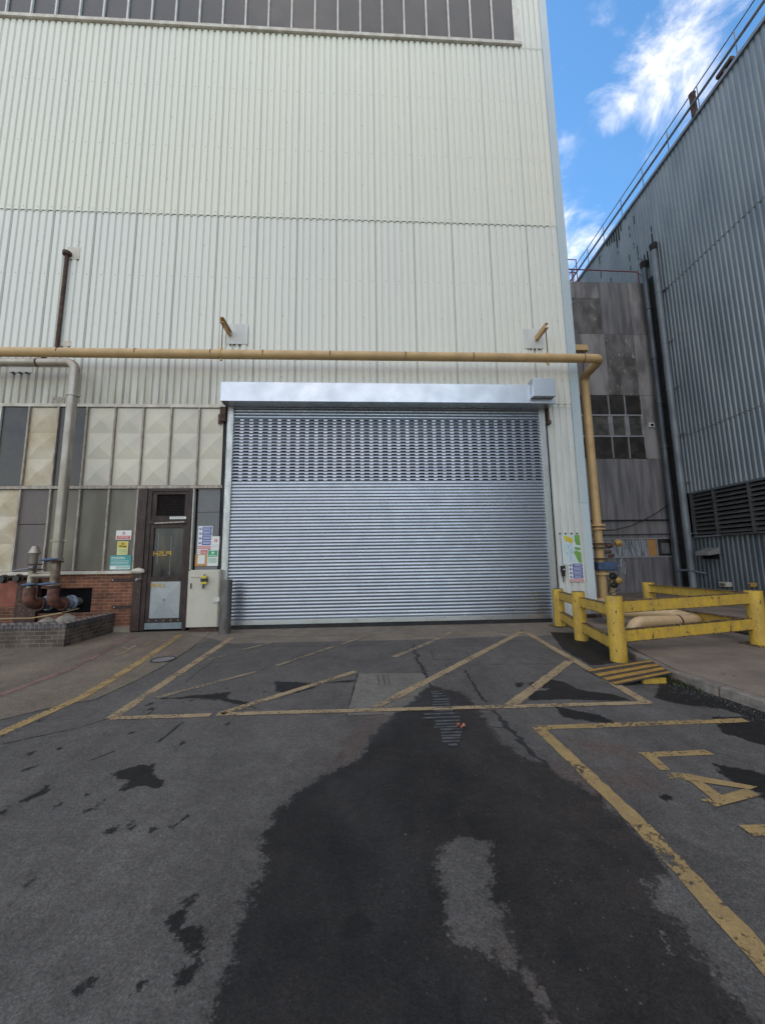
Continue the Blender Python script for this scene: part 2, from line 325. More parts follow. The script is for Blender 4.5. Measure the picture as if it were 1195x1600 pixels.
wetp = pxpoly([(672, 1070), (690, 1075), (720, 1082), (737, 1096), (752, 1116), (768, 1142), (792, 1166), (820, 1182), (845, 1192), (867, 1209), (919, 1234), (974, 1282), (1020, 1331), (1047, 1365), (1006, 1383), (1023, 1407), (1072, 1463), (1110, 1511), (1179, 1598), (1300, 1760), (250, 1800), (325, 1600), (345, 1550), (352, 1500), (370, 1470), (382, 1420), (397, 1388), (415, 1352), (403, 1322), (430, 1270), (455, 1245), (500, 1215), (545, 1195), (575, 1172), (580, 1150), (608, 1127), (628, 1105), (640, 1100), (655, 1083)])
isl = pxpoly([(708, 1310), (740, 1308), (752, 1318), (768, 1312), (770, 1340), (762, 1362), (768, 1400), (784, 1424), (794, 1460), (810, 1490), (808, 1510), (780, 1498), (752, 1486), (720, 1482), (700, 1460), (696, 1436), (702, 1404), (690, 1378), (684, 1356), (682, 1334)])
isl2 = pxpoly([(812, 1508), (822, 1508), (842, 1538), (858, 1580), (870, 1640), (850, 1640), (843, 1578), (828, 1548)])
wet = sdf(P, wetp); wet = np.maximum(wet, -sdf(P, isl)); wet = np.maximum(wet, -(sdf(P, isl2)+.01))
oil = np.full(len(P), 9.0)
for poly in ([(430, 1065), (485, 1068), (490, 1075), (460, 1083), (432, 1080)], [(340, 1085), (360, 1080), (352, 1092), (390, 1098), (380, 1102), (340, 1092), (285, 1090), (300, 1087)],
             [(820, 1083), (880, 1075), (960, 1086), (985, 1095), (870, 1093), (830, 1094)], [(830, 1068), (850, 1060), (880, 1066), (905, 1078), (850, 1075)],
             [(1030, 1058), (1070, 1062), (1130, 1080), (1195, 1112), (1300, 1150), (1195, 1128), (1130, 1108), (1060, 1100), (1022, 1090), (1030, 1080)],
             [(860, 988), (935, 990), (965, 1035), (925, 1040), (880, 1015)], [(870, 1105), (895, 1110), (945, 1120), (962, 1130), (925, 1128), (880, 1120)],
             [(1112, 1120), (1170, 1122), (1260, 1140), (1280, 1200), (1195, 1165), (1130, 1145)], [(1118, 1195), (1150, 1200), (1200, 1212), (1195, 1240), (1150, 1225)],
             [(1120, 1205), (1200, 1235), (1195, 1250), (1185, 1240)], [(1032, 1243), (1045, 1242), (1052, 1250), (1038, 1252)],
             [(182, 1208), (205, 1200), (215, 1197), (240, 1195), (235, 1210), (252, 1218), (252, 1230), (225, 1226), (190, 1236), (205, 1220), (184, 1216)],
             [(17, 1257), (60, 1240), (75, 1226), (68, 1240), (45, 1252)], [(0, 1265), (12, 1265), (0, 1274)],
             [(262, 1435), (272, 1437), (275, 1455), (290, 1458), (314, 1446), (316, 1462), (305, 1474), (318, 1488), (300, 1492), (296, 1480), (270, 1462)],
             [(306, 1496), (314, 1502), (300, 1525), (285, 1548), (272, 1550), (275, 1530), (296, 1522)], [(132, 1268), (145, 1264), (140, 1270)], [(44, 1379), (58, 1371), (52, 1380)],
             [(113, 1549), (135, 1538), (142, 1535), (125, 1549)], [(285, 1406), (303, 1403), (303, 1406), (288, 1409)], [(200, 1290), (212, 1284), (208, 1293)],
             [(540, 1440), (560, 1428), (580, 1445), (560, 1460), (545, 1470), (530, 1462)], [(510, 1067), (560, 1062), (548, 1066)], [(240, 1092), (290, 1092), (284, 1090)],
             [(805, 1068), (815, 1067), (815, 1073), (808, 1074)], [(825, 1066), (838, 1068), (840, 1074), (830, 1073)], [(20, 1210), (60, 1196), (28, 1207)]):
    oil = np.minimum(oil, sdf(P, pxpoly(poly)))
for c in [(random.uniform(-3.5, -.8), random.uniform(1.5, 5)) for _ in range(46)]:
    r = random.uniform(.004, .022); oil = np.minimum(oil, np.hypot(P[:, 0]-c[0], (P[:, 1]-c[1])*.7)-r)
conc = sdf(P, np.array([[-4.3, 9.6], [-4.28, 8.9], [-3.2, 8.1], [-2.6, 7.55], [-.5, 7.55], [.8, 7.5], [2.6, 7.6], [4.6, 7.6], [4.6, 9.6]]))
slabp = pxpoly([(560, 1052), (663, 1051), (680, 1072), (655, 1092), (612, 1117), (541, 1118)])
pathp = np.vstack([pxpoly([(345, 985), (300, 1012), (255, 1040), (215, 1062), (150, 1092), (80, 1106), (0, 1126), (-200, 1180)]), [[-20, 2.0], [-20, 9.9], [-3.6, 9.9]]])
rust = np.full(len(P), 9.0)
for poly in ([(845, 1195), (880, 1200), (925, 1225), (930, 1245), (870, 1212)], [(960, 1220), (1000, 1205), (1010, 1222), (975, 1228)], [(905, 1160), (960, 1165), (1000, 1180), (930, 1175)], [(600, 1110), (560, 1150), (530, 1190), (560, 1170)], [(800, 1500), (900, 1480), (950, 1560), (860, 1600)]):
    rust = np.minimum(rust, sdf(P, pxpoly(poly)))
ny, nx = GX.shape
idx = np.arange(ny*nx).reshape(ny, nx)
fs = np.stack([idx[:-1, :-1], idx[:-1, 1:], idx[1:, 1:], idx[1:, :-1]], -1).reshape(-1, 4)
me = bpy.data.meshes.new('ground')
me.vertices.add(len(P)); me.vertices.foreach_set('co', np.c_[P, np.zeros(len(P))].ravel())
me.loops.add(fs.size); me.loops.foreach_set('vertex_index', fs.ravel().astype(np.int32))
me.polygons.add(len(fs)); me.polygons.foreach_set('loop_start', np.arange(0, fs.size, 4, dtype=np.int32)); me.polygons.foreach_set('loop_total', np.full(len(fs), 4, np.int32))
me.update(calc_edges=True); me.validate()
for nme, arr in (('wet', wet), ('oil', oil), ('apron', conc), ('slab', sdf(P, slabp)), ('walkway', sdf(P, pathp)), ('rust', rust)):
    at = me.attributes.new(nme, 'FLOAT', 'POINT'); at.data.foreach_set('value', np.clip(arr, -3, 3).astype(np.float32))
def ground_mat():
    m = bpy.data.materials.new('yard_asphalt'); m.use_nodes = True; t = m.node_tree; n = t.nodes; l = t.links.new; b = n['Principled BSDF']
    g = n.new('ShaderNodeNewGeometry'); pos = g.outputs['Position']
    def noise(s, d=6, r=.55, st=None, dist=0):
        q = n.new('ShaderNodeTexNoise'); q.inputs['Scale'].default_value = s; q.inputs['Detail'].default_value = d; q.inputs['Roughness'].default_value = r; q.inputs['Distortion'].default_value = dist
        if st:
            mp = n.new('ShaderNodeMapping'); mp.inputs['Scale'].default_value = st; l(pos, mp.inputs[0]); l(mp.outputs[0], q.inputs['Vector'])
        else: l(pos, q.inputs['Vector'])
        return q.outputs[0]
    def mr(v, a, b_, c, d, sm=False):
        q = n.new('ShaderNodeMapRange'); q.inputs[1].default_value = a; q.inputs[2].default_value = b_; q.inputs[3].default_value = c; q.inputs[4].default_value = d
        if sm: q.interpolation_type = 'SMOOTHSTEP'
        l(v, q.inputs[0]); return q.outputs[0]
    def ma(op, a, b_):
        q = n.new('ShaderNodeMath'); q.operation = op
        for i, v in enumerate((a, b_)):
            if isinstance(v, (int, float)): q.inputs[i].default_value = v
            else: l(v, q.inputs[i])
        return q.outputs[0]
    def mix(f, a, b_):
        q = n.new('ShaderNodeMix'); q.data_type = 'RGBA'
        if isinstance(f, (int, float)): q.inputs[0].default_value = f
        else: l(f, q.inputs[0])
        for i, v in ((6, a), (7, b_)):
            if isinstance(v, tuple): q.inputs[i].default_value = (*v, 1)
            else: l(v, q.inputs[i])
        return q.outputs[2]
    def att(nm):
        q = n.new('ShaderNodeAttribute'); q.attribute_name = nm; return q.outputs['Fac']
    sx0 = n.new('ShaderNodeSeparateXYZ'); l(pos, sx0.inputs[0])
    big = noise(.7, 5); mid = noise(5, 8, .65); fine = noise(60, 4, .6); grit = noise(170, 2, .6)
    edge = ma('ADD', mr(noise(9, 8, .7), 0, 1, -.15, .15), mr(noise(38, 5, .75), 0, 1, -.11, .11))
    def mask(nm, soft=.012, amp=1.0, off=0.0):
        v = ma('ADD', att(nm), ma('MULTIPLY', edge, amp)); return mr(v, off-soft, off+soft, 1, 0, True)
    asph = mix(mr(big, .3, .7, 0, 1), (.071, .066, .061), (.098, .092, .085))
    asph = mix(mr(mid, .35, .7, 0, 1), asph, (.112, .105, .097))
    walk = mix(mr(big, .3, .7, 0, 1), (.165, .135, .10), (.115, .10, .08)); walk = mix(mr(mid, .4, .75, 0, .8), walk, (.20, .165, .125))
    ap = mix(mr(mid, .3, .7, 0, 1), (.145, .125, .10), (.195, .17, .14))
    sl_ = mix(mr(mid, .3, .7, 0, 1), (.13, .122, .11), (.17, .16, .14))
    dark = mix(mr(noise(2.5, 7, .6), .35, .7, 0, 1), (.014, .0135, .0135), (.029, .026, .0245))
    c = mix(mask('walkway', .01, .3), asph, walk)
    c = mix(mask('apron', .01, .3), c, ap)
    c = mix(mask('slab', .008, .1), c, sl_)
    c = mix(ma('MULTIPLY', mask('rust', .25, 1.4), .55), c, (.10, .048, .03))
    wetm = mask('wet', .022, .9)
    dark = mix(ma('MULTIPLY', mr(sx0.outputs[0], .2, 1.4, 0, 1), mr(mid, .35, .65, .2, .9)), dark, (.038, .031, .027))
    dark = mix(mr(noise(1.1, 7, .65, (1, .6, 1)), .5, .72, 0, .7), dark, (.040, .038, .037))
    halo = ma('MULTIPLY', mr(ma('ADD', att('wet'), ma('MULTIPLY', edge, 2.2)), -.02, .30, .30, 0), 1)
    c = mix(halo, c, (.05, .047, .045))
    # loose specks of dark near the stain edges
    sp_ = ma('MULTIPLY', mr(noise(2.3, 9, .72, (1, .7, 1)), .615, .66, 0, 1), mr(noise(.9, 3), .45, .6, 0, 1))
    c = mix(ma('MULTIPLY', sp_, .6), c, (.032, .029, .027))
    c = mix(wetm, c, dark)
    oilm = mask('oil', .008, .45, .01)
    c = mix(ma('MULTIPLY', oilm, .96), c, (.012, .011, .011))
    # aggregate: per stone tone
    vo = n.new('ShaderNodeTexVoronoi'); vo.inputs['Scale'].default_value = 150; l(pos, vo.inputs['Vector'])
    sep = n.new('ShaderNodeSeparateColor'); l(vo.outputs['Color'], sep.inputs[0])
    vs = n.new('ShaderNodeVectorMath'); vs.operation = 'SCALE'; l(c, vs.inputs[0]); l(mr(sep.outputs[0], 0, 1, .74, 1.28), vs.inputs['Scale']); c = vs.outputs[0]
    vs = n.new('ShaderNodeVectorMath'); vs.operation = 'SCALE'; l(c, vs.inputs[0]); l(mr(fine, .3, .7, .80, 1.22), vs.inputs['Scale']); c = vs.outputs[0]
    vs = n.new('ShaderNodeVectorMath'); vs.operation = 'SCALE'; l(c, vs.inputs[0]); l(ma('MULTIPLY', mr(noise(1.6, 6, .65, (1, .45, 1)), .3, .7, .80, 1.22), mr(noise(17, 5, .7), .3, .7, .84, 1.18)), vs.inputs['Scale']); c = vs.outputs[0]
    # pale chips, more of them in the worn right part of the dark patch
    v2 = n.new('ShaderNodeTexVoronoi'); v2.inputs['Scale'].default_value = 26; l(pos, v2.inputs['Vector'])
    sx = n.new('ShaderNodeSeparateXYZ'); l(pos, sx.inputs[0])
    zone = mr(ma('ADD', sx.outputs[0], mr(mid, 0, 1, -.6, .6)), -.3, .9, .12, 1)
    s2 = n.new('ShaderNodeSeparateColor'); l(v2.outputs['Color'], s2.inputs[0])
    chip = ma('MULTIPLY', mr(v2.outputs['Distance'], .07, .16, 1, 0), mr(s2.outputs[1], .62, .66, 0, 1))
    c = mix(ma('MULTIPLY', ma('MULTIPLY', chip, zone), .7), c, (.13, .118, .11))
    v3 = n.new('ShaderNodeTexVoronoi'); v3.inputs['Scale'].default_value = 11; l(pos, v3.inputs['Vector']); s3 = n.new('ShaderNodeSeparateColor'); l(v3.outputs['Color'], s3.inputs[0])
    c = mix(ma('MULTIPLY', mr(v3.outputs['Distance'], .03, .055, 1, 0), mr(s3.outputs[1], .90, .92, 0, 1)), c, (.34, .33, .31))
    l(c, b.inputs['Base Color'])
    rg = ma('SUBTRACT', mr(mid, .3, .7, .80, .95), ma('MULTIPLY', wetm, mr(noise(1.3, 5), .4, .65, .12, .42))); rg = ma('SUBTRACT', rg, ma('MULTIPLY', oilm, .2)); l(rg, b.inputs['Roughness'])
    b.inputs['Specular IOR Level'].default_value = .22
    bp = n.new('ShaderNodeBump'); bp.inputs['Strength'].default_value = .55; bp.inputs['Distance'].default_value = .006
    hh = ma('ADD', ma('ADD', mr(grit, 0, 1, 0, .5), mr(fine, 0, 1, 0, .8)), ma('MULTIPLY', mid, 2.0)); l(hh, bp.inputs['Height']); l(bp.outputs[0], b.inputs['Normal'])
    return m
me.materials.append(ground_mat())
go = bpy.data.objects.new('ground', me); sc.collection.objects.link(go); struct(go)

# raised pavement on the right with kerb stones
KL = [(4.35, -30), (4.12, 2.0), (4.05, 3.6), (3.98, 4.2), (3.90, 4.8), (4.05, 5.5), (4.33, 6.6), (4.62, 7.8), (4.86, 9.06)]
def pave_mat():
    return mat('pavement_concrete', (.22, .175, .135), (.14, .115, .092), .88, 0, 1.5, (1, 1, 1), .3, 60, fine=.18, rust=(.055, .05, .046), rustamt=.64)
q = MB(); poly = [(x+.13, y, 0) for x, y in KL]+[(5.74, 9.06, 0), (5.76, 14.55, 0), (12.9, 14.55, 0), (12.0, -30, 0)]
q.prism([(x, y, -.1) for x, y, z in poly], (0, 0, .22)); struct(q.build('pavement', pave_mat()))
q = MB()
for (x0, y0), (x1, y1) in zip(KL[:-1], KL[1:]):
    a = Vector((x0, y0, 0)); b_ = Vector((x1, y1, 0)); n_ = max(1, round((b_-a).length/.75))
    for k in range(n_):
        p = a.lerp(b_, k/n_+.006); r = a.lerp(b_, (k+1)/n_-.006); d = (r-p); pd = Vector((d.y, -d.x, 0)).normalized()
        j = random.uniform(-.02, .012); zt = .114+random.uniform(-.016, .006)
        q.obox((p+r)/2+pd*(.062+j)+Vector((0, 0, (zt-.08)/2)), d/2, pd*.062, Vector((0, 0, (zt+.08)/2)))
ko = q.build('kerb', M['kerb'], bevel=.012); struct(ko)
# moss and grit gathered along the kerb foot
q = MB()
for k in range(900):
    y = random.uniform(2.2, 5.2); xk = np.interp(y, [p[1] for p in KL], [p[0] for p in KL]); x = xk-abs(random.gauss(0, .16))-.01; r = random.uniform(.003, .010)
    c = Vector((x, y, r*.3)); vs = [c+Vector((random.uniform(.6, 1)*r*a, random.uniform(.6, 1)*r*b_, r*cz)) for a, b_, cz in ((1, 0, 0), (0, 1, 0), (-1, 0, 0), (0, -1, 0), (0, 0, .9))]
    q.add(vs, [(0, 1, 4), (1, 2, 4), (2, 3, 4), (3, 0, 4)])
o = q.build('gravel', mat('grit', (.13, .125, .12), (.05, .05, .05), .9, scale=40)); o['kind'] = 'stuff'; o['label'] = 'loose pale grit scattered along the foot of the kerb'
q = MB()
for k in range(500):
    y = random.choice([random.gauss(4.62, .14), random.gauss(4.9, .1)]); xk = np.interp(y, [p[1] for p in KL], [p[0] for p in KL]); x = xk-abs(random.gauss(0, .04))
    h = random.uniform(.02, .06); a = random.uniform(0, 6.3); w = .006; c = Vector((x, y, .003)); dx = Vector((math.cos(a)*w, math.sin(a)*w, 0)); tp = c+Vector((random.gauss(0, .018), random.gauss(0, .018), h))
    q.add([c-dx, c+dx, tp], [(0, 1, 2)])
o = q.build('moss', M['moss']); o['kind'] = 'stuff'; o['label'] = 'green moss growing in the kerb gap beside the striped plate'

# ---------------------------------------------------------------- painted markings and cracks
def worn_mat(name, c1, c2, wear):
    m = mat(name, c1, c2, .75, 0, 6, (1, 1, 1), .3, 80, fine=.18); t = m.node_tree; n = t.nodes; l = t.links.new; b = n['Principled BSDF']; outn = n['Material Output']
    g = n.new('ShaderNodeNewGeometry')
    a = n.new('ShaderNodeTexNoise'); a.inputs['Scale'].default_value = 26; a.inputs['Detail'].default_value = 9; a.inputs['Roughness'].default_value = .75; l(g.outputs['Position'], a.inputs['Vector'])
    a2 = n.new('ShaderNodeTexNoise'); a2.inputs['Scale'].default_value = 2.6; a2.inputs['Detail'].default_value = 3; l(g.outputs['Position'], a2.inputs['Vector'])
    s = n.new('ShaderNodeMath'); s.operation = 'MULTIPLY_ADD'; l(a2.outputs[0], s.inputs[0]); s.inputs[1].default_value = .55; l(a.outputs[0], s.inputs[2])
    r = n.new('ShaderNodeMapRange'); r.inputs[1].default_value = wear; r.inputs[2].default_value = wear+.07; l(s.outputs[0], r.inputs[0])
    tr = n.new('ShaderNodeBsdfTransparent'); mxs = n.new('ShaderNodeMixShader'); l(r.outputs[0], mxs.inputs[0]); l(b.outputs[0], mxs.inputs[1]); l(tr.outputs[0], mxs.inputs[2]); l(mxs.outputs[0], outn.inputs[0])
    return m
M['line'] = worn_mat('worn_yellow_line_paint', (.34, .25, .14), (.27, .20, .115), .82)
M['line_b'] = worn_mat('bright_yellow_line_paint', (.35, .24, .095), (.27, .185, .08), .82)
M['line_old'] = worn_mat('faded_line_paint', (.27, .21, .13), (.2, .16, .11), .79)
M['line_p'] = worn_mat('faded_pink_line_paint', (.24, .135, .115), (.17, .105, .09), .78)
def strip(q, pts, w, z=.004, jag=.0035, world=False, step=.06, taper=False):
    P2 = [Vector((p[0], p[1], 0)) if world else gnd(*p) for p in pts]
    for a, b_ in zip(P2[:-1], P2[1:]):
        L_ = (b_-a).length; n_ = max(2, int(L_/step)); d = (b_-a).normalized(); s = Vector((-d.y, d.x, 0)); vs = []
        for i in range(n_+1):
            p = a+d*(L_*i/n_)
            ww = w*(1-i/n_*.8) if taper else w
            vs += [p+s*(ww/2+random.gauss(0, jag)), p-s*(ww/2+random.gauss(0, jag))]
        vs = [(v.x, v.y, z) for v in vs]; q.add(vs, [(2*i, 2*i+1, 2*i+3, 2*i+2) for i in range(n_)])
def marking(items, m, label, z=.004, name='road_marking'):
    q = MB()
    for k, (pts, w) in enumerate(items): strip(q, pts, w, z+.0012*(k % 4))
    o = q.build(name, m); struct(o, label); return o
marking([([(362, 997), (174, 1123)], .12), ([(174, 1123), (329, 1118)], .085), ([(339, 1117), (600, 1110), (1014, 1099)], .085), ([(821, 988), (1012, 1100)], .12),
         ([(818, 986), (612, 1093)], .115), ([(889, 1034), (797, 1103)], .12), ([(555, 1050), (345, 1116)], .10)], M['line'], 'yellow hatched box painted in front of the shutter')
marking([([(600, 996), (820, 986)], .09), ([(365, 996), (600, 991)], .07), ([(612, 1093), (585, 1107)], .09), ([(705, 988), (690, 996)], .10), ([(686, 998), (615, 1027)], .10), ([(400, 1050), (245, 1091)], .085),
         ([(432, 1041), (520, 1011), (575, 994)], .08), ([(432, 1003), (379, 1016)], .08), ([(354, 1024), (326, 1031)], .05)], M['line_old'], 'faded yellow hatching lines near the shutter')
marking([([(282, 992), (215, 1037), (130, 1089), (60, 1120), (-40, 1165)], .13)], M['line_b'], 'yellow walkway line running to the personnel door')
marking([([(208, 995), (110, 1046), (0, 1087), (-60, 1108)], .12)], M['line_p'], 'faded pink walkway line beside the brick planter')
marking([([(836, 1138), (1165, 1126)], .085), ([(840, 1137), (1000, 1290), (1195, 1503), (1290, 1610)], .108)], M['line_b'], 'long yellow edge line of the lane box')
marking([([(180, 1024), (196, 1019)], .06), ([(196, 1019), (211, 1009)], .05), ([(203, 1012), (217, 1012)], .03), ([(226, 1008), (237, 1004)], .05), ([(190, 1012), (203, 1014)], .03)], M['line'], 'worn walking figure painted on the walkway')
def polys(name, lst, m, label, z=.004):
    q = MB()
    for k, p in enumerate(lst):
        vs = [gnd(*v) for v in p]; q.add([(v.x, v.y, z+.001*k) for v in vs], [tuple(range(len(vs)))])
    struct(q.build(name, m), label)
polys('road_marking', [[(996, 1177), (1100, 1172.5), (1117, 1180), (1017, 1184)], [(1000, 1177), (1024, 1183), (1047, 1204), (1032, 1205)],
       [(1041, 1208), (1075, 1211), (1184, 1231), (1172, 1235), (1068, 1220), (1046, 1218)], [(1070, 1216), (1086, 1216), (1127, 1244), (1112, 1250)],
       [(1094, 1252), (1125, 1245), (1166, 1234), (1188, 1245), (1120, 1263)], [(1154, 1292), (1260, 1290), (1290, 1308), (1176, 1309)]], M['line_b'], 'painted letters L A N lying on the asphalt')
q = MB()
def crack(pts, w, jag=.012):
    P2 = [gnd(*p) for p in pts]; o_ = []
    for a, b_ in zip(P2[:-1], P2[1:]):
        n_ = max(2, int((b_-a).length/.05))
        for i in range(n_): o_.append(a.lerp(b_, i/n_)+Vector((random.gauss(0, jag), random.gauss(0, jag), 0)))
    o_.append(P2[-1]); vs = []
    for i, p in enumerate(o_):
        d = (o_[min(i+1, len(o_)-1)]-o_[max(0, i-1)]).normalized(); s = Vector((-d.y, d.x, 0)); ww = w*random.uniform(.3, 1.3)/2
        vs += [(p+s*ww)[:2]+(.0022,), (p-s*ww)[:2]+(.0022,)]
    q.add(vs, [(2*i, 2*i+1, 2*i+3, 2*i+2) for i in range(len(o_)-1)])
for pts, w, j in (([(336, 984), (300, 1012), (255, 1042), (215, 1063), (150, 1093), (80, 1106), (0, 1126)], .022, .004), ([(190, 1117), (120, 1138), (0, 1164)], .02, .004),
                  ([(310, 1012), (450, 1010), (600, 1009), (645, 1007)], .012, .004), ([(700, 1004), (860, 1000)], .012, .004),
                  ([(559, 1053), (541, 1119)], .02, .002), ([(645, 1008), (652, 1030), (657, 1042), (668, 1062), (671, 1070)], .05, .02), ([(560, 1053), (660, 1051)], .008, .002),
                  ([(655, 1041), (740, 1039), (900, 1037)], .012, .004), ([(727, 1048), (745, 1078), (760, 1098)], .035, .012), ([(770, 1110), (800, 1145), (835, 1178), (858, 1200)], .06, .012),
                  ([(673, 1018), (728, 1017), (735, 1030), (678, 1031), (673, 1018)], .015, .003), ([(287, 1128), (270, 1142), (247, 1160)], .03, .01), ([(335, 1032), (312, 1048), (290, 1066)], .016, .006),
                  ([(542, 1119), (600, 1117)], .012, .004), ([(246, 1105), (228, 1118)], .015, .006), ([(178, 1175), (142, 1188)], .018, .006), ([(340, 1095), (300, 1090), (283, 1090)], .02, .01),
                  ([(385, 1098), (400, 1108)], .02, .01), ([(590, 1055), (592, 1070)], .01, .002), ([(598, 1055), (601, 1070)], .01, .002), ([(606, 1055), (609, 1070)], .01, .002), ([(755, 1135), (790, 1138)], .02, .01)):
    crack(pts, w, j)
struct(q.build('ground_crack', mat('crack_fill', (.022, .021, .022), rough=.95)), 'dark cracks and slab joints in the yard')
# pale scuff
polys('ground_scuff', [[(1018, 1440), (1030, 1443), (1062, 1492), (1054, 1497), (1044, 1490)]], worn_mat('scuffed_asphalt', (.10, .095, .09), (.08, .077, .073), .78), 'short pale scuff on the dark asphalt', .0025)
polys('ground_scuff', [[(905, 1100), (938, 1112), (957, 1126), (950, 1126), (930, 1114)]], worn_mat('scratch', (.12, .12, .12), (.09, .09, .09), .8), 'thin pale scratch beside the hatched box', .0025)

# ================================================================ MAIN BUILDING
FY = 9.1
XR, XL = 5.75, -18.0
bld = thing('factory_building', 'tall white ribbed metal factory building with the big roller shutter', 'building', (0, FY, 0))
ZT = 27.0
def corr(q, O, D, Nn, s0, s1, z0, z1, pitch=.177, depth=.036, crest=.62, sl_=.085, wav=0.0, seamk=6, zfun=None):
    O, D, Nn = Vector(O), Vector(D), Vector(Nn); pts = []; g_ = (1-crest-2*sl_)
    k0 = math.floor(s0/pitch); s = k0*pitch; i = k0
    while s < s1:
        for (t, o_) in ((0, 0), (g_, 0), (g_+sl_, 1), (g_+sl_+crest*.5, 1.06), (g_+sl_+crest, 1)):
            ss = s+t*pitch
            if s0 <= ss <= s1: pts.append((ss, o_*depth))
        s += pitch; i += 1
    if pts[0][0] > s0+1e-4: pts.insert(0, (s0, pts[0][1]))
    if pts[-1][0] < s1-1e-4: pts.append((s1, pts[-1][1]))
    k = len(q.v)
    for ss, o_ in pts:
        z1_ = zfun(ss) if zfun else z1
        for z in (z0, z1_): q.v.append(tuple(O+D*ss+Nn*o_+Vector((0, 0, z))))
    for i in range(len(pts)-1): q.f.append((k+2*i, k+2*i+2, k+2*i+3, k+2*i+1))
DX = (1, 0, 0); NY = (0, -1, 0)
q = MB(); corr(q, (0, FY, 0), DX, NY, XL, 5.52, 5.52, 10.93); o = q.build('cladding', M['clad_mid'], bld)
q = MB(); corr(q, (0, FY-.008, 0), DX, NY, XL, 5.52, 10.88, 16.93); q.build('cladding', M['clad'], bld)
q = MB(); corr(q, (0, FY-.016, 0), DX, NY, 4.86, 5.52, 16.88, ZT); corr(q, (0, FY-.016, 0), DX, NY, XL, 4.86, 21.5, ZT); q.build('cladding', M['clad'], bld)
q = MB(); corr(q, (0, FY+.008, 0), DX, NY, 4.80, 5.55, .06, 5.60); q.build('cladding', M['clad_low'], bld, ).__setitem__('label', 'grubby ribbed cladding strip right of the shutter')
q = MB(); corr(q, (XR-.02, 0, 0), (0, 1, 0), (1, 0, 0), FY+.02, 40, 0, ZT); q.build('side_cladding', M['clad'], bld)
q = MB(); q.box(XL, XR-.03, FY+.30, 60, 0, ZT-.1); q.build('inner_wall', M['dark'], bld)
q = MB(); q.box(XL, 5.6, FY+.06, FY+.12, 5.45, ZT-.15); q.box(4.82, 5.6, FY+.06, FY+.12, 0, 5.45); q.box(XL, -3.45, FY+.06, FY+.12, 0, 5.45); q.build('wall', M['dark'], bld)
q = MB(); q.box(5.52, XR, FY-.045, FY+.02, 2.95, 9.2); q.build('corner_trim', M['trim_blue'], bld, bevel=.006)['label'] = 'blue painted corner trim'
q = MB(); q.box(5.52, XR, FY-.040, FY+.02, 9.2, ZT); q.box(5.54, XR, FY-.04, FY+.02, .12, 2.95); q.build('corner_trim', M['trim'], bld, bevel=.006)
# sheet seams, lap grime, screws
q = MB(); x = -17.72
while x < 5.4:
    xx = round(x/.177)*.177+.018; q.box(xx-.002, xx+.002, FY-.011, FY+.002, 5.55, 16.9); x += .177*6
for zz in (10.875, 5.60): pass
q.build('sheet_seam', M['seam'], bld)
q = MB(); k = -102
while k*.177 < 5.3:
    xs_ = k*.177+.023; q.box(xs_+.024, xs_+.118, FY-.050, FY-.0400, 10.868-(k % 2)*.004, 10.882); q.box(xs_-.02, xs_+.02, FY-.012, FY-.0012, 10.862, 10.880); k += 1
q.build('lap_grime', M['grime'], bld)['kind'] = 'stuff'
q = MB()
def screw(x, z, y=FY-.036, r=.009):
    vs = [(x+r*math.cos(a), y, z+r*math.sin(a)) for a in [i*math.pi/3 for i in range(6)]]+[(x, y-.008, z)]
    q.add(vs, [(i, (i+1) % 6, 6) for i in range(6)])
for zz, kk in ((14.95, 2), (13.0, 2), (10.98, 2), (9.05, 2), (7.0, 4)):
    for k in range(-101, 31, kk): screw(k*.177+.112, zz, FY-.039-(.008 if zz > 10.9 else 0), .012)
for zz in (15.9, 13.95, 12.0, 10.0, 8.0, 6.3):
    for k in range(-102, 31, 6): screw(k*.177+.022, zz, FY-.013, .011)
o = q.build('screw_heads', M['screw'], bld); o['kind'] = 'stuff'
# lap lines of lower course and right strip
q = MB(); q.box(4.98, 5.50, FY-.038, FY-.024, 5.592, 5.605); q.build('lap_line', M['seam'], bld)
q = MB(); q.box(XL, -3.46, FY-.05, FY+.05, 5.44, 5.52); q.build('flashing', M['sill'], bld, bevel=.004)
# top glazing
tg = box('glazing', M['glass_top'], bld, XL, 4.66, FY-.02, FY+.02, 17.06, 21.45)
q = MB(); q.box(XL, 4.86, FY-.11, FY+.03, 16.94, 17.05); q.build('sill', M['sill'], tg, bevel=.006)
q = MB(); q.box(4.66, 4.875, FY-.058, FY+.02, 17.05, 21.5); q.build('frame', M['mullion_w'], tg)
for k in range(1, 33):
    x = 4.655-.667*k+.012*math.sin(k); q = MB(); q.box(x-.02, x+.02, FY-.075, FY-.021, 17.05, 21.45); q.build('mullion', M['mullion_w'], tg)
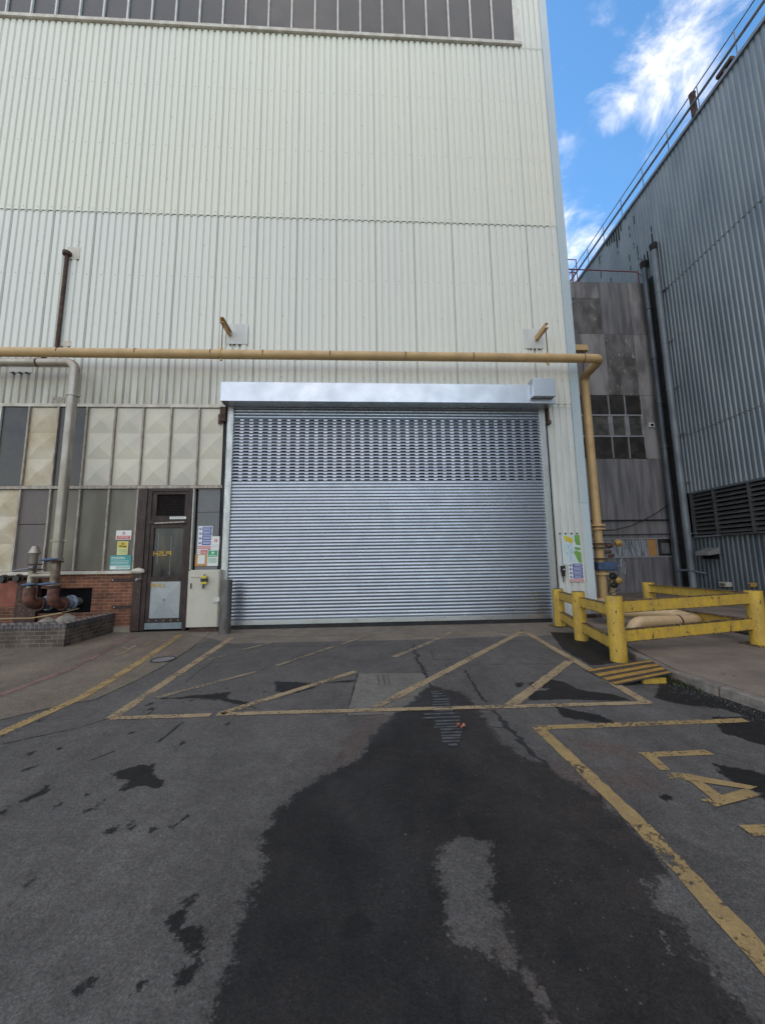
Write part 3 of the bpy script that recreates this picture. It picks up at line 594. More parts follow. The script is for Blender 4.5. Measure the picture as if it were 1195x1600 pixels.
# rust stain conduit plates
# --- lower left wall: panels between mullions
XM = [-8.85-.672*3, -8.85-.672*2, -8.85-.672, -8.85, -8.19, -7.50, -6.82, -6.145, -5.465, -4.79, -4.11, -3.50]
def diamond(x0, x1, z0, z1, n_, m, name='enamel_panel', amp=.055):
    q = MB(); h = (z1-z0)/n_
    for k in range(n_):
        a, b_ = z0+k*h, z0+(k+1)*h; y = FY-.004
        q.add([(x0, y, a), (x1, y, a), (x1, y, b_), (x0, y, b_), ((x0+x1)/2, y-amp, (a+b_)/2)], [(0, 1, 4), (1, 2, 4), (2, 3, 4), (3, 0, 4)])
    return q.build(name, m, bld)
for i in range(len(XM)-1):
    a, b_ = XM[i]+.022, XM[i+1]-.022; x = (a+b_)/2
    if i in (3, 5): box('dark_pane', M['glass_dark'], bld, a, b_, FY-.012, FY+.05, 3.46, 5.43)
    elif i < 3: box('dark_pane', M['glass_dark'], bld, a, b_, FY-.012, FY+.05, 3.46, 5.43)
    else: diamond(a, b_, 3.46, 5.43, 3, M['diamond_st'] if i in (4,) else M['diamond'])
    if i < 4 and i != 3: diamond(a, b_, 1.42, 3.36, 3, M['diamond'])
    elif i == 3: diamond(a, b_, 1.42, 3.36, 3, M['diamond_st'])
    elif i == 4: box('plain_panel', M['purple_panel'], bld, a, b_, FY-.008, FY+.05, 1.42, 2.52); box('plain_panel', M['purple_panel'], bld, a, b_, FY-.011, FY+.05, 2.535, 3.36)
    elif i in (5, 6, 7): box('obscured_pane', M['glass_olive'], bld, a, b_, FY-.006, FY+.05, 1.42, 3.36)
    elif i == 10: box('plain_panel', M['grey_panel'], bld, a+.04, b_, FY-.008, FY+.05, 0.04, 2.78); box('plain_panel', M['grey_panel'], bld, a+.04, b_, FY-.011, FY+.05, 2.79, 3.36)
    q = MB(); q.box(XM[i]-.018, XM[i]+.018, FY-.055, FY+.03, 3.45, 5.44); q.build('mullion', M['mullion'] if i != 3 else M['mullion_w'], bld)
    if i < 9: q = MB(); q.box(XM[i]-.02, XM[i]+.02, FY-.055, FY+.03, 1.41, 3.36); q.build('mullion', M['mullion'], bld)
q = MB(); q.box(XL, -3.47, FY-.065, FY+.03, 3.37, 3.40); q.box(XL, -3.47, FY-.058, FY+.03, 3.40, 3.445); q.build('transom', M['mullion'], bld, bevel=.003)
q = MB(); q.box(XL, -5.36, FY-.09, FY+.05, 1.335, 1.41); q.build('window_sill', M['sill'], bld, bevel=.006)
# brick plinth with a hole for the pipes
HX0, HX1, HZ0, HZ1 = -7.55, -6.36, .45, 1.02
q = MB(); q.box(XL, HX0, FY-.02, FY+.3, 0, 1.333); q.box(HX1, -5.40, FY-.02, FY+.3, 0.13, 1.333); q.box(HX0, HX1, FY-.02, FY+.3, 0, HZ0); q.box(HX0, HX1, FY-.02, FY+.3, HZ1, 1.333)
q.build('brick_plinth', M['brick'], bld)
box('concrete_footing', M['slab'], bld, -5.86, -5.41, FY-.05, FY+.25, -.02, .128, bevel=.01)
box('painted_brick', M['brick_red_paint'], bld, -9.5, -7.95, FY-.035, FY-.021, .62, 1.30)
# --- personnel door
def Z(y, x=250): return fac(x, y).z
def X(x, y=880): return fac(x, y).x
dr = MB(); dr.box(-5.20, -5.10, FY-.09, FY+.05, .02, 3.36); dr.box(-4.24, -4.155, FY-.09, FY+.05, .02, 3.36); dr.box(-5.10, -4.24, FY-.09, FY+.05, 3.29, 3.36); dr.box(-5.10, -4.24, FY-.09, FY+.05, 2.50, 2.58)
door = dr.build('door_frame', M['brown'], bld, bevel=.005)
box('door_post', M['brown_st'], bld, -5.40, -5.205, FY-.11, FY+.05, .02, 3.36, bevel=.008, label='wide brown door post with pale flaking streaks')
box('door_post', M['mullion_w'], bld, -4.15, -4.125, FY-.07, FY+.05, 1.4, 3.36)
q = MB(); q.box(-5.095, -5.01, FY-.075, FY-.02, .20, 2.49); q.box(-4.33, -4.245, FY-.075, FY-.02, .20, 2.49); q.box(-5.01, -4.33, FY-.075, FY-.02, 2.40, 2.49); q.box(-5.01, -4.33, FY-.075, FY-.02, 1.14, 1.25); q.box(-5.01, -4.33, FY-.075, FY-.02, .20, .30)
leaf = q.build('door', M['brown'], bld, bevel=.004)
q = MB(); q.box(-5.01, -4.33, FY-.045, FY-.035, 1.25, 2.40); q.build('glass_pane', mat('door_glass', (.008, .009, .016), (.018, .018, .022), .2, 0, 3, (2, 2, .4)), leaf)
q = MB(); q.box(-4.92, -4.895, FY-.05, FY-.0455, 1.55, 2.3); q.box(-4.62, -4.60, FY-.05, FY-.0455, 1.3, 2.2); q.build('glazing_streak', M['grey_panel'], leaf)
q = MB(); y0 = FY-.066; x0, x1, z0, z1 = -5.01, -4.33, .30, 1.14
q.add([(x0, y0, z0), (x1, y0, z0), (x1, y0, z1), (x0, y0, z1), ((x0+x1)/2, y0-.035, (z0+z1)/2)], [(0, 1, 4), (1, 2, 4), (2, 3, 4), (3, 0, 4)]); q.build('lower_panel', M['door_panel'], leaf)
q = MB(); q.cyl((-4.67, y0-.045, .72), (-4.67, y0-.02, .72), .014, 10); q.build('keyhole', M['black'], leaf)
q = MB(); q.box(-5.09, -4.25, FY-.085, FY-.02, .055, .198); q.build('kick_plate', M['kick'], leaf, bevel=.003)
for k in range(5): q = MB(); q.cyl((-5.0+k*.165, FY-.083, .25), (-5.0+k*.165, FY-.07, .25), .012, 8); q.build('bolt', M['guide'], leaf)
text_mesh('lettering', 'PUSH', .155, M['letter'], leaf, (-4.80, FY-.056, 1.79), mirror=True, squeeze=1.18)
text_mesh('lettering', 'PULL', .12, M['letter'], leaf, (-4.83, FY-.083, 1.05), squeeze=1.35)
q = MB(); q.box(-5.10, -4.99, FY-.07, FY+.02, 2.58, 3.29); q.box(-4.33, -4.24, FY-.07, FY+.02, 2.58, 3.29); q.box(-4.99, -4.33, FY-.07, FY+.02, 3.22, 3.29); q.box(-4.99, -4.33, FY-.07, FY+.02, 2.58, 2.70)
tm = q.build('transom_vent', M['brown'], bld, bevel=.004)
q = MB()
for k in range(1, 17): q.cyl((-4.99+k*.0388, FY-.04, 2.70), (-4.99+k*.0388, FY-.04, 3.22), .0035, 5)
for k in range(1, 13): q.cyl((-4.99, FY-.044, 2.70+k*.04), (-4.33, FY-.044, 2.70+k*.04), .0035, 5)
q.build('wire_mesh', M['brown'], tm)
box('vent_back', M['dark'], tm, -4.99, -4.33, FY+.03, FY+.05, 2.70, 3.22)
q = MB(); q.box(-4.66, -4.28, FY-.085, FY-.0705, 2.615, 2.675); nm = q.build('name_plate', M['white'], tm)
q = MB()
for k in range(7): q.box(-4.62+k*.045, -4.60+k*.045, FY-.087, FY-.0852, 2.63, 2.66)
q.build('lettering', M['grey_panel'], nm)
q = MB(); q.beam((-5.0, FY-.10, 2.515), (-4.3, FY-.10, 2.545), .02, .03); q.build('drip_bar', M['mullion'], bld)
for z in (1.19, .57):
    h = MB(); h.box(-5.95 if z > 1 else -5.88, -5.40, FY-.045, FY-.0205, z-.035, z+.035); s_ = h.build('strap_hinge', M['brown'], bld, bevel=.004)
    h = MB(); h.cyl((-5.90 if z > 1 else -5.82, FY-.055, z), (-5.90 if z > 1 else -5.82, FY-.04, z), .014, 10); h.build('bolt', M['guide'], s_)

# --- roller shutter: curtain, guides, hood
SX0, SX1, pz, zb = -3.27, 4.60, .0815, .20
def Zc(t): return .016*max(0, math.sin(math.pi*min(1, t*1.08)))**.75
prof = [(0, -.006), (.05, 0.001), (.14, .0075), (.32, .0105), (.5, .0115), (.68, .0102), (.86, .0065), (.95, .0005), (1, -.006)]
q = MB(); q.keep = True; nrow = int((5.50-zb)/pz); slot0 = None
slot_rows = set(range(int(round((3.52-zb)/pz)), int(round((3.52-zb)/pz))+20))
spx = (SX1-SX0)/34.0
xcuts = []
for k in range(34): xcuts += [SX0+k*spx+.035, SX0+k*spx+.035+.142]
Yc = FY-.03
for r in range(nrow):
    z0 = zb+r*pz; jy = random.gauss(0, .0012); tilt = random.gauss(0, .0013)
    if r in slot_rows:
        tl = [(t, o_) for t, o_ in prof]; tl = sorted(tl+[(.22, .0090), (.56, .0112)]); XSs = [SX0]+xcuts+[SX1]
        k = len(q.v)
        for t, o_ in tl:
            for x in XSs: q.v.append((x, Yc-o_-jy-tilt*(t-.5), z0+t*pz))
        nX = len(XSs)
        for i in range(len(tl)-1):
            for j in range(nX-1):
                if (j % 2) == 1 and tl[i][0] >= .219 and tl[i+1][0] <= .561: continue
                q.f.append((k+i*nX+j, k+i*nX+j+1, k+(i+1)*nX+j+1, k+(i+1)*nX+j))
    else:
        k = len(q.v); XSs = list(np.linspace(SX0, SX1, 17)); nX = 17; wob = [random.gauss(0, .0004)+.0011*math.sin(x*1.3+r*.21)*math.sin(x*.7-r*.13+2) for x in XSs]
        for t, o_ in prof:
            for x, w_ in zip(XSs, wob): q.v.append((x, Yc-o_-jy-(tilt+w_)*(t-.5), z0+t*pz))
        for i in range(len(prof)-1):
            for j in range(nX-1): q.f.append((k+i*nX+j, k+i*nX+j+1, k+(i+1)*nX+j+1, k+(i+1)*nX+j))
sh = q.build('roller_shutter', M['galv'], bld, smooth=True); sh['label'] = 'closed galvanised roller shutter with a slotted upper band'
box('bottom_bar', M['galv_box'], sh, SX0, SX1, Yc-.02, Yc+.02, .095, .20, bevel=.004)
box('bottom_seal', M['rubber'], sh, SX0-.02, SX1+.03, Yc-.012, Yc+.03, .0, .094)
for a, b_ in ((-3.40, -3.25), (4.58, 4.74)):
    g_ = MB(); g_.box(a, a+.055 if a < 0 else b_, FY-.10, FY+.05, 0, 5.46) if False else None
    x0, x1 = (a, b_)
    g_.box(x0, x0+.02 if a < 0 else x0+.02, FY-.085, FY-.012, .0, 5.46); g_.box(x0+.02, x1-.02, FY-.085, FY-.068, 0, 5.46); g_.box(x1-.02, x1, FY-.085, FY-.012, 0, 5.46)
    g_.build('guide_rail', M['guide'], sh, bevel=.003)
q = MB(); q.box(-3.48, -3.405, FY-.05, FY+.05, 0, 5.42); q.build('edge_strip', M['rubber'], sh)
q = MB(); q.box(4.745, 4.80, FY-.03, FY+.05, .12, 5.42); q.build('edge_strip', M['rubber'], sh)
q = MB(); q.box(-3.45, 4.22, FY-.46, FY-.045, 5.445, 5.93); hd = q.build('hood', M['galv_box'], sh, bevel=.010)
for xx in (-.9, 1.7): box('hood_seam', M['galv_box'], hd, xx-.02, xx+.02, FY-.4625, FY-.4602, 5.46, 5.92)
box('hood_lip', M['galv_box'], hd, -3.445, 4.215, FY-.466, FY-.4602, 5.437, 5.462)
q = MB(); q.box(4.22, 4.79, FY-.60, FY-.043, 5.56, 6.03); q.build('motor_box', M['galv_box'], sh, bevel=.006)
q = MB(); q.box(4.18, 4.86, FY-.44, FY-.042, 5.44, 5.555); q.build('motor_box', M['galv_box'], sh, bevel=.004)
q = MB(); q.box(-3.56, -3.42, FY-.16, FY-.06, 5.05, 5.42); q.box(-3.62, -3.56, FY-.10, FY-.06, 5.0, 5.25); q.build('end_plate', M['rusty'], sh, bevel=.004)
q = MB(); q.box(4.76, 4.87, FY-.14, FY-.04, 5.02, 5.12); q.box(4.80, 4.86, FY-.09, FY-.035, 5.12, 5.43); q.build('end_plate', M['rusty'], sh, bevel=.004)

# --- things hanging on the facade
t = thing('wall_conduit', 'rusty peeling upright pipe fixed to the white cladding', 'pipe', (-7.7, FY, 7.1))
p0, p1 = fac(105, 397, FY-.09), fac(89, 542, FY-.09)
q = MB(); q.tube([p0, p0.lerp(p1, .5), p1], .045, 12); q.build('pipe', M['rusty'], t, smooth=True)
q = MB(); q.cyl(p0+Vector((0, 0, -.03)), p0+Vector((0, 0, .06)), .10, 12); q.build('cap', M['rusty'], t, smooth=True)
q = MB(); c = fac(114, 395, FY-.045); q.box(c.x-.16, c.x+.17, FY-.048, FY-.038, c.z-.17, c.z+.17); q.build('wall_plate', M['sill'], t)
q = MB(); c = fac(100, 537, FY-.045); q.box(c.x-.14, c.x+.16, FY-.048, FY-.038, c.z-.06, c.z+.08); q.build('wall_plate', M['sill'], t)
q = MB(); c = fac(91, 633-6, FY-.045)
t = thing('wall_patch_plate', 'small rust stained square plate just above the panel row', 'plate', (c.x, FY, c.z)); q.box(c.x-.15, c.x+.15, FY-.05, FY-.038, c.z-.06, c.z+.12); q.build('plate', M['mullion'], t, bevel=.003)
for s_ in (-.1, .1): q = MB(); q.cyl((c.x+s_, FY-.058, c.z+.05), (c.x+s_, FY-.045, c.z+.05), .012, 8); q.build('bolt', M['screw'], t)

# yellow overhead gas pipe
PY, PZ0, PZ1 = 8.55, 6.585, 6.60
gp = thing('gas_pipe', 'long ochre yellow overhead pipe turning down at the building corner', 'pipe', (6.17, 9.45, 0))
pts = path([(-18, PY, PZ0-.04), (6.07, PY, PZ1+.0), (6.17, 9.45, PZ1-.02), (6.17, 9.45, .12)], .20)
q = MB(); q.tube(pts, .109, 24); q.build('pipe', M['pipe_y'], gp, smooth=True)
for x in (-15.5, -12.0, -9.6, -7.2, -5.42, -3.66, -2.42, -.8, 1.05, 2.75, 5.6):
    q = MB(); q.tube([(x-.012, PY, 6.56+(x+18)*.0017), (x, PY, 6.56+(x+18)*.0017), (x+.012, PY, 6.56+(x+18)*.0017)], [.1095, .113, .1095], 24); q.build('weld_joint', M['rusty'], gp, smooth=True)
for (x, lean, nm_) in ((-3.43, -.0, 'L'), (4.68, .0, 'R')):
    zc = 7.42; b_ = thing('pipe_bracket', 'ochre bracket with hanger rod for the yellow pipe, above %s end of the shutter' % ('left' if x < 0 else 'right'), 'bracket', (x, FY, zc), 'brackets holding the yellow pipe')
    q = MB(); q.box(x-.045, x+.045, PY-.08, FY-.05, zc-.045, zc-.03); q.box(x-.045, x+.045, PY-.08, FY-.05, zc+.075, zc+.09); q.box(x-.045, x-.03, PY-.08, FY-.05, zc-.03, zc+.075); q.build('beam', M['pipe_y'], b_, bevel=.003)
    q = MB(); q.box(x-.03-.28*(x > 0)-.05, x+.47-.28*(x > 0)-.02*(x < 0), FY-.05, FY-.038, zc-.26, zc+.30); pl_ = q.build('wall_plate', M['clad_low'], b_, bevel=.002)
    q = MB(); q.cyl((x, PY, PZ1+.14), (x, PY, zc-.04), .012, 8); q.build('hanger_rod', M['rusty'], b_, smooth=True)
    q = MB(); q.tube([(x-.03, PY, PZ1-.005), (x+.03, PY, PZ1-.005)], .122, 24); q.box(x-.025, x+.025, PY-.02, PY+.02, PZ1+.10, PZ1+.17); q.box(x-.025, x+.025, PY-.02, PY+.02, PZ1-.19, PZ1-.11); q.build('clamp', M['pipe_y'], b_, bevel=.003)
    for k in range(3): q = MB(); xx = x+(.02 if x < 0 else -.18)+k*.11; q.box(xx-.022, xx+.022, FY-.075, FY-.05, zc-.31, zc-.27); q.build('bolt', M['rusty'], b_, bevel=.004)
b_ = thing('side_bracket', 'short yellow steel stub on the building side above the bend of the yellow pipe', 'bracket', (5.75, 9.5, 6.8))
c = fac(906, 545, 9.5); q = MB(); q.box(5.76, c.x+.20, 9.42, 9.58, c.z-.08, c.z+.09); q.build('stub_beam', M['pipe_y'], b_, bevel=.01)
q = MB(); q.cyl((c.x+.05, 9.5, c.z-.9), (c.x+.05, 9.5, c.z-.08), .012, 8); q.build('rod', M['rusty'], b_)
RX, RY = 6.17, 9.45
def zr(y): return fac(940, y, RY).z
for yy, rr, hh, m_ in ((821, .20, .05, 'pipe_y'), (827, .19, .03, 'pipe_y'), (850, .185, .045, 'rusty'), (856, .185, .035, 'rusty'), (873, .19, .04, 'rusty'), (896, .19, .05, 'pipe_y')):
    q = MB(); q.cyl((RX, RY, zr(yy)-hh/2), (RX, RY, zr(yy)+hh/2), rr, 24); fl = q.build('flange', M[m_], gp, smooth=True)
q = MB(); q.box(RX-.20, RX+.30, RY-.24, RY+.1, zr(891), zr(878)); q.build('valve_body', M['bluev'], gp, bevel=.03)
hw = MB(); c = Vector((RX+.50, RY-.15, zr(885))); ring = [c+Vector((.045*math.cos(a), .12*math.sin(a)*.9, .22*math.cos(a+1.57))) for a in [i*math.pi/12 for i in range(25)]]
ring = [c+Vector((.11*math.cos(a)*.9, .06*math.cos(a), .21*math.sin(a))) for a in [i*math.pi/12 for i in range(25)]]
hw.tube(ring, .013, 8, caps=False)
for a in (0.5, 2.6, 4.7): hw.cyl(c, c+Vector((.1*math.cos(a), .055*math.cos(a), .2*math.sin(a))), .009, 6)
hw.cyl((RX+.28, RY-.15, zr(885)), c, .02, 8); hw.build('handwheel', M['rail'], gp, smooth=True)
for (px, py, r1, mm) in ((966, 848, .10, 'brass'), (952, 852, .075, 'rusty'), (955, 868, .05, 'rusty'), (966, 907, .10, 'brass'), (958, 900, .08, 'black'), (960, 914, .07, 'black'), (950, 862, .05, 'rusty')):
    c = fac(px, py, RY-.12); q = MB(); q.tube([c-Vector((.09, 0, .02)), c-Vector((.05, 0, .01)), c+Vector((.04, 0, 0)), c+Vector((.08, 0, .02))], [r1*.5, r1, r1*.95, r1*.45], 10); q.build('valve_fitting', M[mm], gp, smooth=True, bevel=.004)
q = MB(); pp = [fac(*p, RY-.15) for p in ((950, 925), (953, 908), (962, 898), (958, 916), (968, 921), (951, 930))]; q.tube(pp, .012, 6); q.build('valve_cable', M['cable'], gp)
q = MB(); q.cyl((RX+.33, RY+.1, .12), (RX+.33, RY+.1, zr(905)), .07, 14); q.build('bypass_pipe', M['pipe_p'], gp, smooth=True)
# cream U bend on the ground inside the barrier
ub = thing('cream_pipe_loop', 'pale cream pipe bent back on itself low behind the yellow barrier', 'pipe', (5.6, 7.4, .12))
a0, a1 = gnd(960, 985, .33), gnd(1050, 975, .33); b0, b1 = gnd(955, 955, .36), gnd(1052, 962, .36)
q = MB(); q.tube(path([(5.0, 6.95, .05), (5.12, 6.95, .33), (6.50, 7.0, .33), (6.40, 7.55, .37), (5.15, 7.95, .42), (5.75, 9.30, .42), (6.17, 9.45, .40)], .20), .115, 20); q.build('pipe', M['pipe_p'], ub, smooth=True)
q = MB(); q.tube([(5.98, 6.98, .33), (6.01, 6.98, .33)], .121, 20); q.build('weld_joint', M['rusty'], ub, smooth=True)
q = MB(); q.box(5.65, 5.85, 6.85, 7.05, .12, .225); q.build('support_block', M['pipe_y'], ub, bevel=.01)

# silver pipe with valves on the left
SPY = 8.5
sp = thing('silver_pipe', 'silver lagged pipe dropping down beside the obscured windows', 'pipe', (-6.8, SPY, 0))
top = fac(119, 567, SPY); bot = fac(88, 872, SPY); XX = (top.x+bot.x)/2
q = MB(); q.tube(path([(-18, SPY, top.z-.02), (XX, SPY, top.z), (XX, SPY, bot.z)], .18), .098, 24); q.build('pipe', M['pipe_s'], sp, smooth=True)
for y in (618, 845): zz = fac(100, y, SPY).z; q = MB(); q.tube([(XX, SPY, zz-.02), (XX, SPY, zz+.02)], .112, 20); q.box(XX-.17, XX+.19, SPY-.015, SPY+.015, zz-.008, zz+.008); q.build('clamp', M['pipe_s'], sp, bevel=.003)
q = MB(); q.tube([(fac(58, 567, SPY).x, SPY, top.z), (fac(61, 567, SPY).x, SPY, top.z)], .102, 20); q.build('joint_band', M['rusty'], sp, smooth=True)
q = MB(); q.cyl((XX, SPY, fac(85, 915, SPY).z), (XX, SPY, bot.z), .085, 20); q.build('lower_pipe', mat('rust_marked_pipe', (.26, .2, .15), (.12, .08, .06), .5, .4, 8), sp, smooth=True)
def fl(y, x, r, h, m_, par): c = fac(x, y, SPY); q = MB(); q.cyl((c.x, SPY, c.z-h/2), (c.x, SPY, c.z+h/2), r, 20); return q.build('flange', M[m_], par, smooth=True)
fl(874, 86, .15, .05, 'pipe_s', sp); fl(878, 86, .15, .03, 'rusty', sp); fl(913, 82, .15, .04, 'pipe_s', sp); fl(918, 82, .14, .03, 'rusty', sp)
for (x, y, ln) in ((73, 875, .16), (70, 913, .16), (42, 914, .12)):
    c = fac(x, y, SPY-.14); q = MB(); q.tube([c-Vector((ln, 0, 0)), c-Vector((.04, 0, 0)), c+Vector((.05, 0, .01)), c+Vector((ln*1.4, 0, .02))], [.010, .033, .036, .010], 8); q.build('valve_lever', M['bluev'], sp, smooth=True)
HY = FY+.1
for (x, nme, dx) in ((XX+.0, 'elbow', .04), (XX-.50, 'elbow', .05)):
    q = MB(); z0 = fac(82, 918, SPY).z; q.tube(path([(x, SPY, z0), (x, SPY, .72), (x+.05, SPY+.42, .70)], .17), .105, 20); q.build('elbow', M['redox'], sp, smooth=True)
    q = MB(); d = Vector((.05, .42, 0)).normalized(); p = Vector((x+.02, SPY+.22, .705)); q.cyl(p, p+d*.05, .15, 20); q.build('flange', M['rusty'], sp, smooth=True)
    q = MB(); q.cyl(p+d*.052, p+d*.22, .125, 18); q.cyl(p+d*.20, p+d*.26, .17, 18); q.build('coupling', M['bluepale'], sp, smooth=True, bevel=.008)
    q = MB(); q.cyl(p+d*.26, p+d*.55, .09, 14); q.build('wall_stub', M['pipe_s'], sp, smooth=True)
    for k in range(6):
        a = k*1.05; sdv = Vector((-d.y, d.x, 0)); c = p+d*.262+sdv*.135*math.cos(a)+Vector((0, 0, .135*math.sin(a))); q = MB(); q.cyl(c, c-d*.07, .016, 6); q.build('bolt', M['rusty'], sp)
x2 = XX-.50
q = MB(); q.tube(path([(XX-.02, SPY, fac(82, 899, SPY).z), (x2, SPY, fac(82, 899, SPY).z), (x2, SPY, .80)], .06), .06, 14); q.build('bypass_pipe', M['pipe_s'], sp, smooth=True)
q = MB(); zt_ = fac(55, 862, SPY).z; q.tube([(x2+.02, SPY, fac(50, 899, SPY).z), (x2+.02, SPY, zt_-.08), (x2+.02, SPY, zt_-.03), (x2+.02, SPY, zt_+.12)], [.065, .07, .11, .05], 14); q.build('air_valve', M['pipe_s'], sp, smooth=True)
for yy in (882, 890): fl(yy, 55, .12, .03, 'rusty', sp)
fl(914, 50, .12, .04, 'rusty', sp)
c = fac(45, 888, SPY-.1); q = MB(); q.tube([c-Vector((.33, 0, .05)), c, c+Vector((.1, 0, .02))], [.01, .014, .03], 8); q.build('valve_lever', M['rail'], sp, smooth=True)
c = fac(32, 577, FY-.05); t = thing('wall_plate', 'grimy bolted plate on the cladding behind the silver pipe', 'plate', (c.x, FY, c.z)); q = MB(); q.box(c.x-.28, c.x+.28, FY-.05, FY-.037, c.z-.08, c.z+.25); q.build('plate', M['clad_low'], t)
for k in (-1, 0, 1): q = MB(); q.box(c.x+k*.16-.025, c.x+k*.16+.025, FY-.075, FY-.05, c.z-.11, c.z-.075); q.build('bolt', M['rusty'], t)
q = MB(); c = fac(70, 560, 8.8); q.beam(fac(58, 553, 8.6), fac(80, 565, 9.0), .06, .06); tag(q.build('pipe_strut', M['rusty'], bevel=.004), 'small rusty strut between the yellow and silver pipes', 'bracket')

# dark recess content behind valves
t = thing('steel_cover_plate', 'dark rusty upright steel plate against the red brick left of the valves', 'plate', (-8.0, FY-.06, 0))
q = MB(); q.box(-7.98, -7.52, FY-.10, FY-.04, .15, 1.25); q.build('plate', M['rusty'], t, bevel=.004)
for k, (px, py) in enumerate(((5, 905), (28, 904))):
    c = fac(px, py, 8.75); t = thing('pipe_stub', 'black capped pipe stub, %s above the planter' % ('leftmost of the two' if k == 0 else 'the right one of two'), 'pipe', c, 'black pipe stubs above the planter')
    q = MB(); q.tube([c+Vector((0, .3, 0)), c+Vector((0, .02, 0)), c, c-Vector((0, .06, 0))], [.05, .05, .085, .07], 14); q.build('stub', M['black'], t, smooth=True); q = MB(); q.cyl(c+Vector((0, .01, 0)), c+Vector((0, .04, 0)), .1, 14); q.build('flange', M['rusty'], t, smooth=True)
    
# planter
pw = thing('brick_planter', 'low dark brick planter wall around the left valves', 'planter', (-5.8, 7.65, 0))
q = MB(); q.box(-16, -5.80, 7.65, 7.87, -.02, .335); q.box(-6.02, -5.80, 7.87, FY-.03, -.02, .335); q.build('brick_wall', M['brick_d'], pw)
q = MB(); q.box(-16, -5.795, 7.645, 7.875, .336, .44); q.box(-6.025, -5.795, 7.875, FY-.03, .336, .44); q.build('coping', M['brick_cap'], pw, bevel=.008)
q = MB(); q.box(-16, -6.02, 7.87, FY-.025, -.02, .22); q.build('soil', M['near_black'], pw)
for k, (x, y, r) in enumerate(((-6.55, 8.15, .16), (-6.28, 8.3, .2))):
    q = MB(); q.tube([(x-r, y, .28), (x-r*.6, y, .32), (x, y, .35), (x+r*.6, y, .32), (x+r, y, .28)], [.03, r*.8, r, r*.75, .03], 9); tag(q.build('rubble_stone', M['stone'], smooth=True), ('smaller left' if k == 0 else 'larger right')+' pale stone lying inside the brick planter', 'stone', 'stones in the planter')
q = MB(); q.tube([fac(-60, 966, 7.75), fac(0, 967, 7.75), fac(50, 966, 7.8), fac(95, 958, 7.95), fac(123, 951, 8.5)], .014, 8)
tag(q.build('hose', M['hose'], smooth=True), 'thin yellow hose lying along the top of the brick planter', 'hose')
c = fac(216, 892, FY-.12); q = MB(); q.tube([c+Vector((-.17, 0, -.03)), c+Vector((-.12, 0, -.01)), c+Vector((0, 0, 0)), c+Vector((.10, 0, -.01)), c+Vector((.14, 0, -.03))], [.02, .05, .075, .055, .02], 12)
t = thing('foam_lump', 'cream rounded lump at the right end of the window sill', 'fitting', c); q.build('lump', M['sill'], t, smooth=True)
c = fac(218, 905, FY-.14); q = MB(); q.tube([c+Vector((0, .1, 0)), c, c-Vector((.04, .07, .01))], .035, 12); tag(q.build('camera_fitting', M['guide'], smooth=True, bevel=.004), 'small grey camera-like fitting under the cream lump by the door', 'fitting')  # grey camera-like wall fitting, not a lamp

# --- signs
def plate(name, px0, py0, px1, py1, label, cat, m, Y=FY-.02, group=None, th=.004):
    a = fac(px0, py0, Y); b_ = fac(px1, py1, Y); x0, x1, z0, z1 = a.x, b_.x, b_.z, a.z
    t = thing(name, label, cat, ((x0+x1)/2, Y, z0), group)
    box('board', m, t, x0, x1, Y-th, Y, z0, z1)
    def S(u0, v0, u1, v1, mm, nme='panel', lift=.0015):    # v from top
        return box(nme, mm, t, x0+(x1-x0)*u0, x0+(x1-x0)*u1, Y-th-lift, Y-th, z1-(z1-z0)*v1, z1-(z1-z0)*v0)
    def disc(u, v, r, mm, nme='symbol', lift=.003):
        q = MB(); c = (x0+(x1-x0)*u, z1-(z1-z0)*v); q.cyl((c[0], Y-th-lift, c[1]), (c[0], Y-th, c[1]), r, 18); return q.build(nme, mm, t)
    def lines(u0, u1, vs, mm, h=.02, lift=.003):
        q = MB()
        for v in vs:
            u = u0
            while u < u1-.01:
                w = random.uniform(.05, .12); e = min(u1, u+w); q.box(x0+(x1-x0)*u, x0+(x1-x0)*e, Y-th-lift, Y-th-.0002, z1-(z1-z0)*(v+h), z1-(z1-z0)*v); u = e+.02
        return q.build('lettering', mm, t)
    return t, S, disc, lines, (x0, x1, z0, z1)
t, S, disc, lines, _ = plate('prohibition_sign', 182, 829, 205, 843, 'white and red prohibition sign on the grimy pane, top of three', 'sign', M['white'])
S(.06, .58, .94, .93, M['red']); disc(.5, .30, .038, M['red']); disc(.5, .30, .029, M['white'], lift=.005); disc(.5, .30, .015, M['black'], lift=.006); lines(.14, .86, (.66, .78), M['white'], .05, .0035)
t, S, disc, lines, e = plate('warning_sign', 184, 846, 199.5, 867, 'pale yellow warning notice between the red sign and the teal sign', 'sign', mat('pale_yellow_sign', (.68, .66, .34), rough=.5))
S(.08, .05, .92, .50, M['yellow']); q = MB(); cx_, cz_ = (e[0]+e[1])/2, e[3]-.055; q.prism([(cx_-.03, FY-.0275, cz_-.02), (cx_+.03, FY-.0275, cz_-.02), (cx_, FY-.0275, cz_+.03)], (0, .0015, 0)); q.build('symbol', M['black'], t)
text_mesh('lettering', 'Warning', .055, M['black'], t, (cx_, FY-.0275, e[3]-.115), squeeze=.85); lines(.14, .86, (.60, .68, .76, .86), M['mapgreen'], .03)
t, S, disc, lines, _ = plate('information_sign', 172.5, 868, 204, 890, 'teal information sign with a white foot, lowest on the grimy pane', 'sign', M['teal'])
S(.03, .72, .97, .97, M['white']); lines(.06, .7, (.12, .22), M['white'], .04); lines(.06, .9, (.38, .48, .58), M['white'], .03); lines(.3, .95, (.78, .86), M['teal'], .05, .0035)
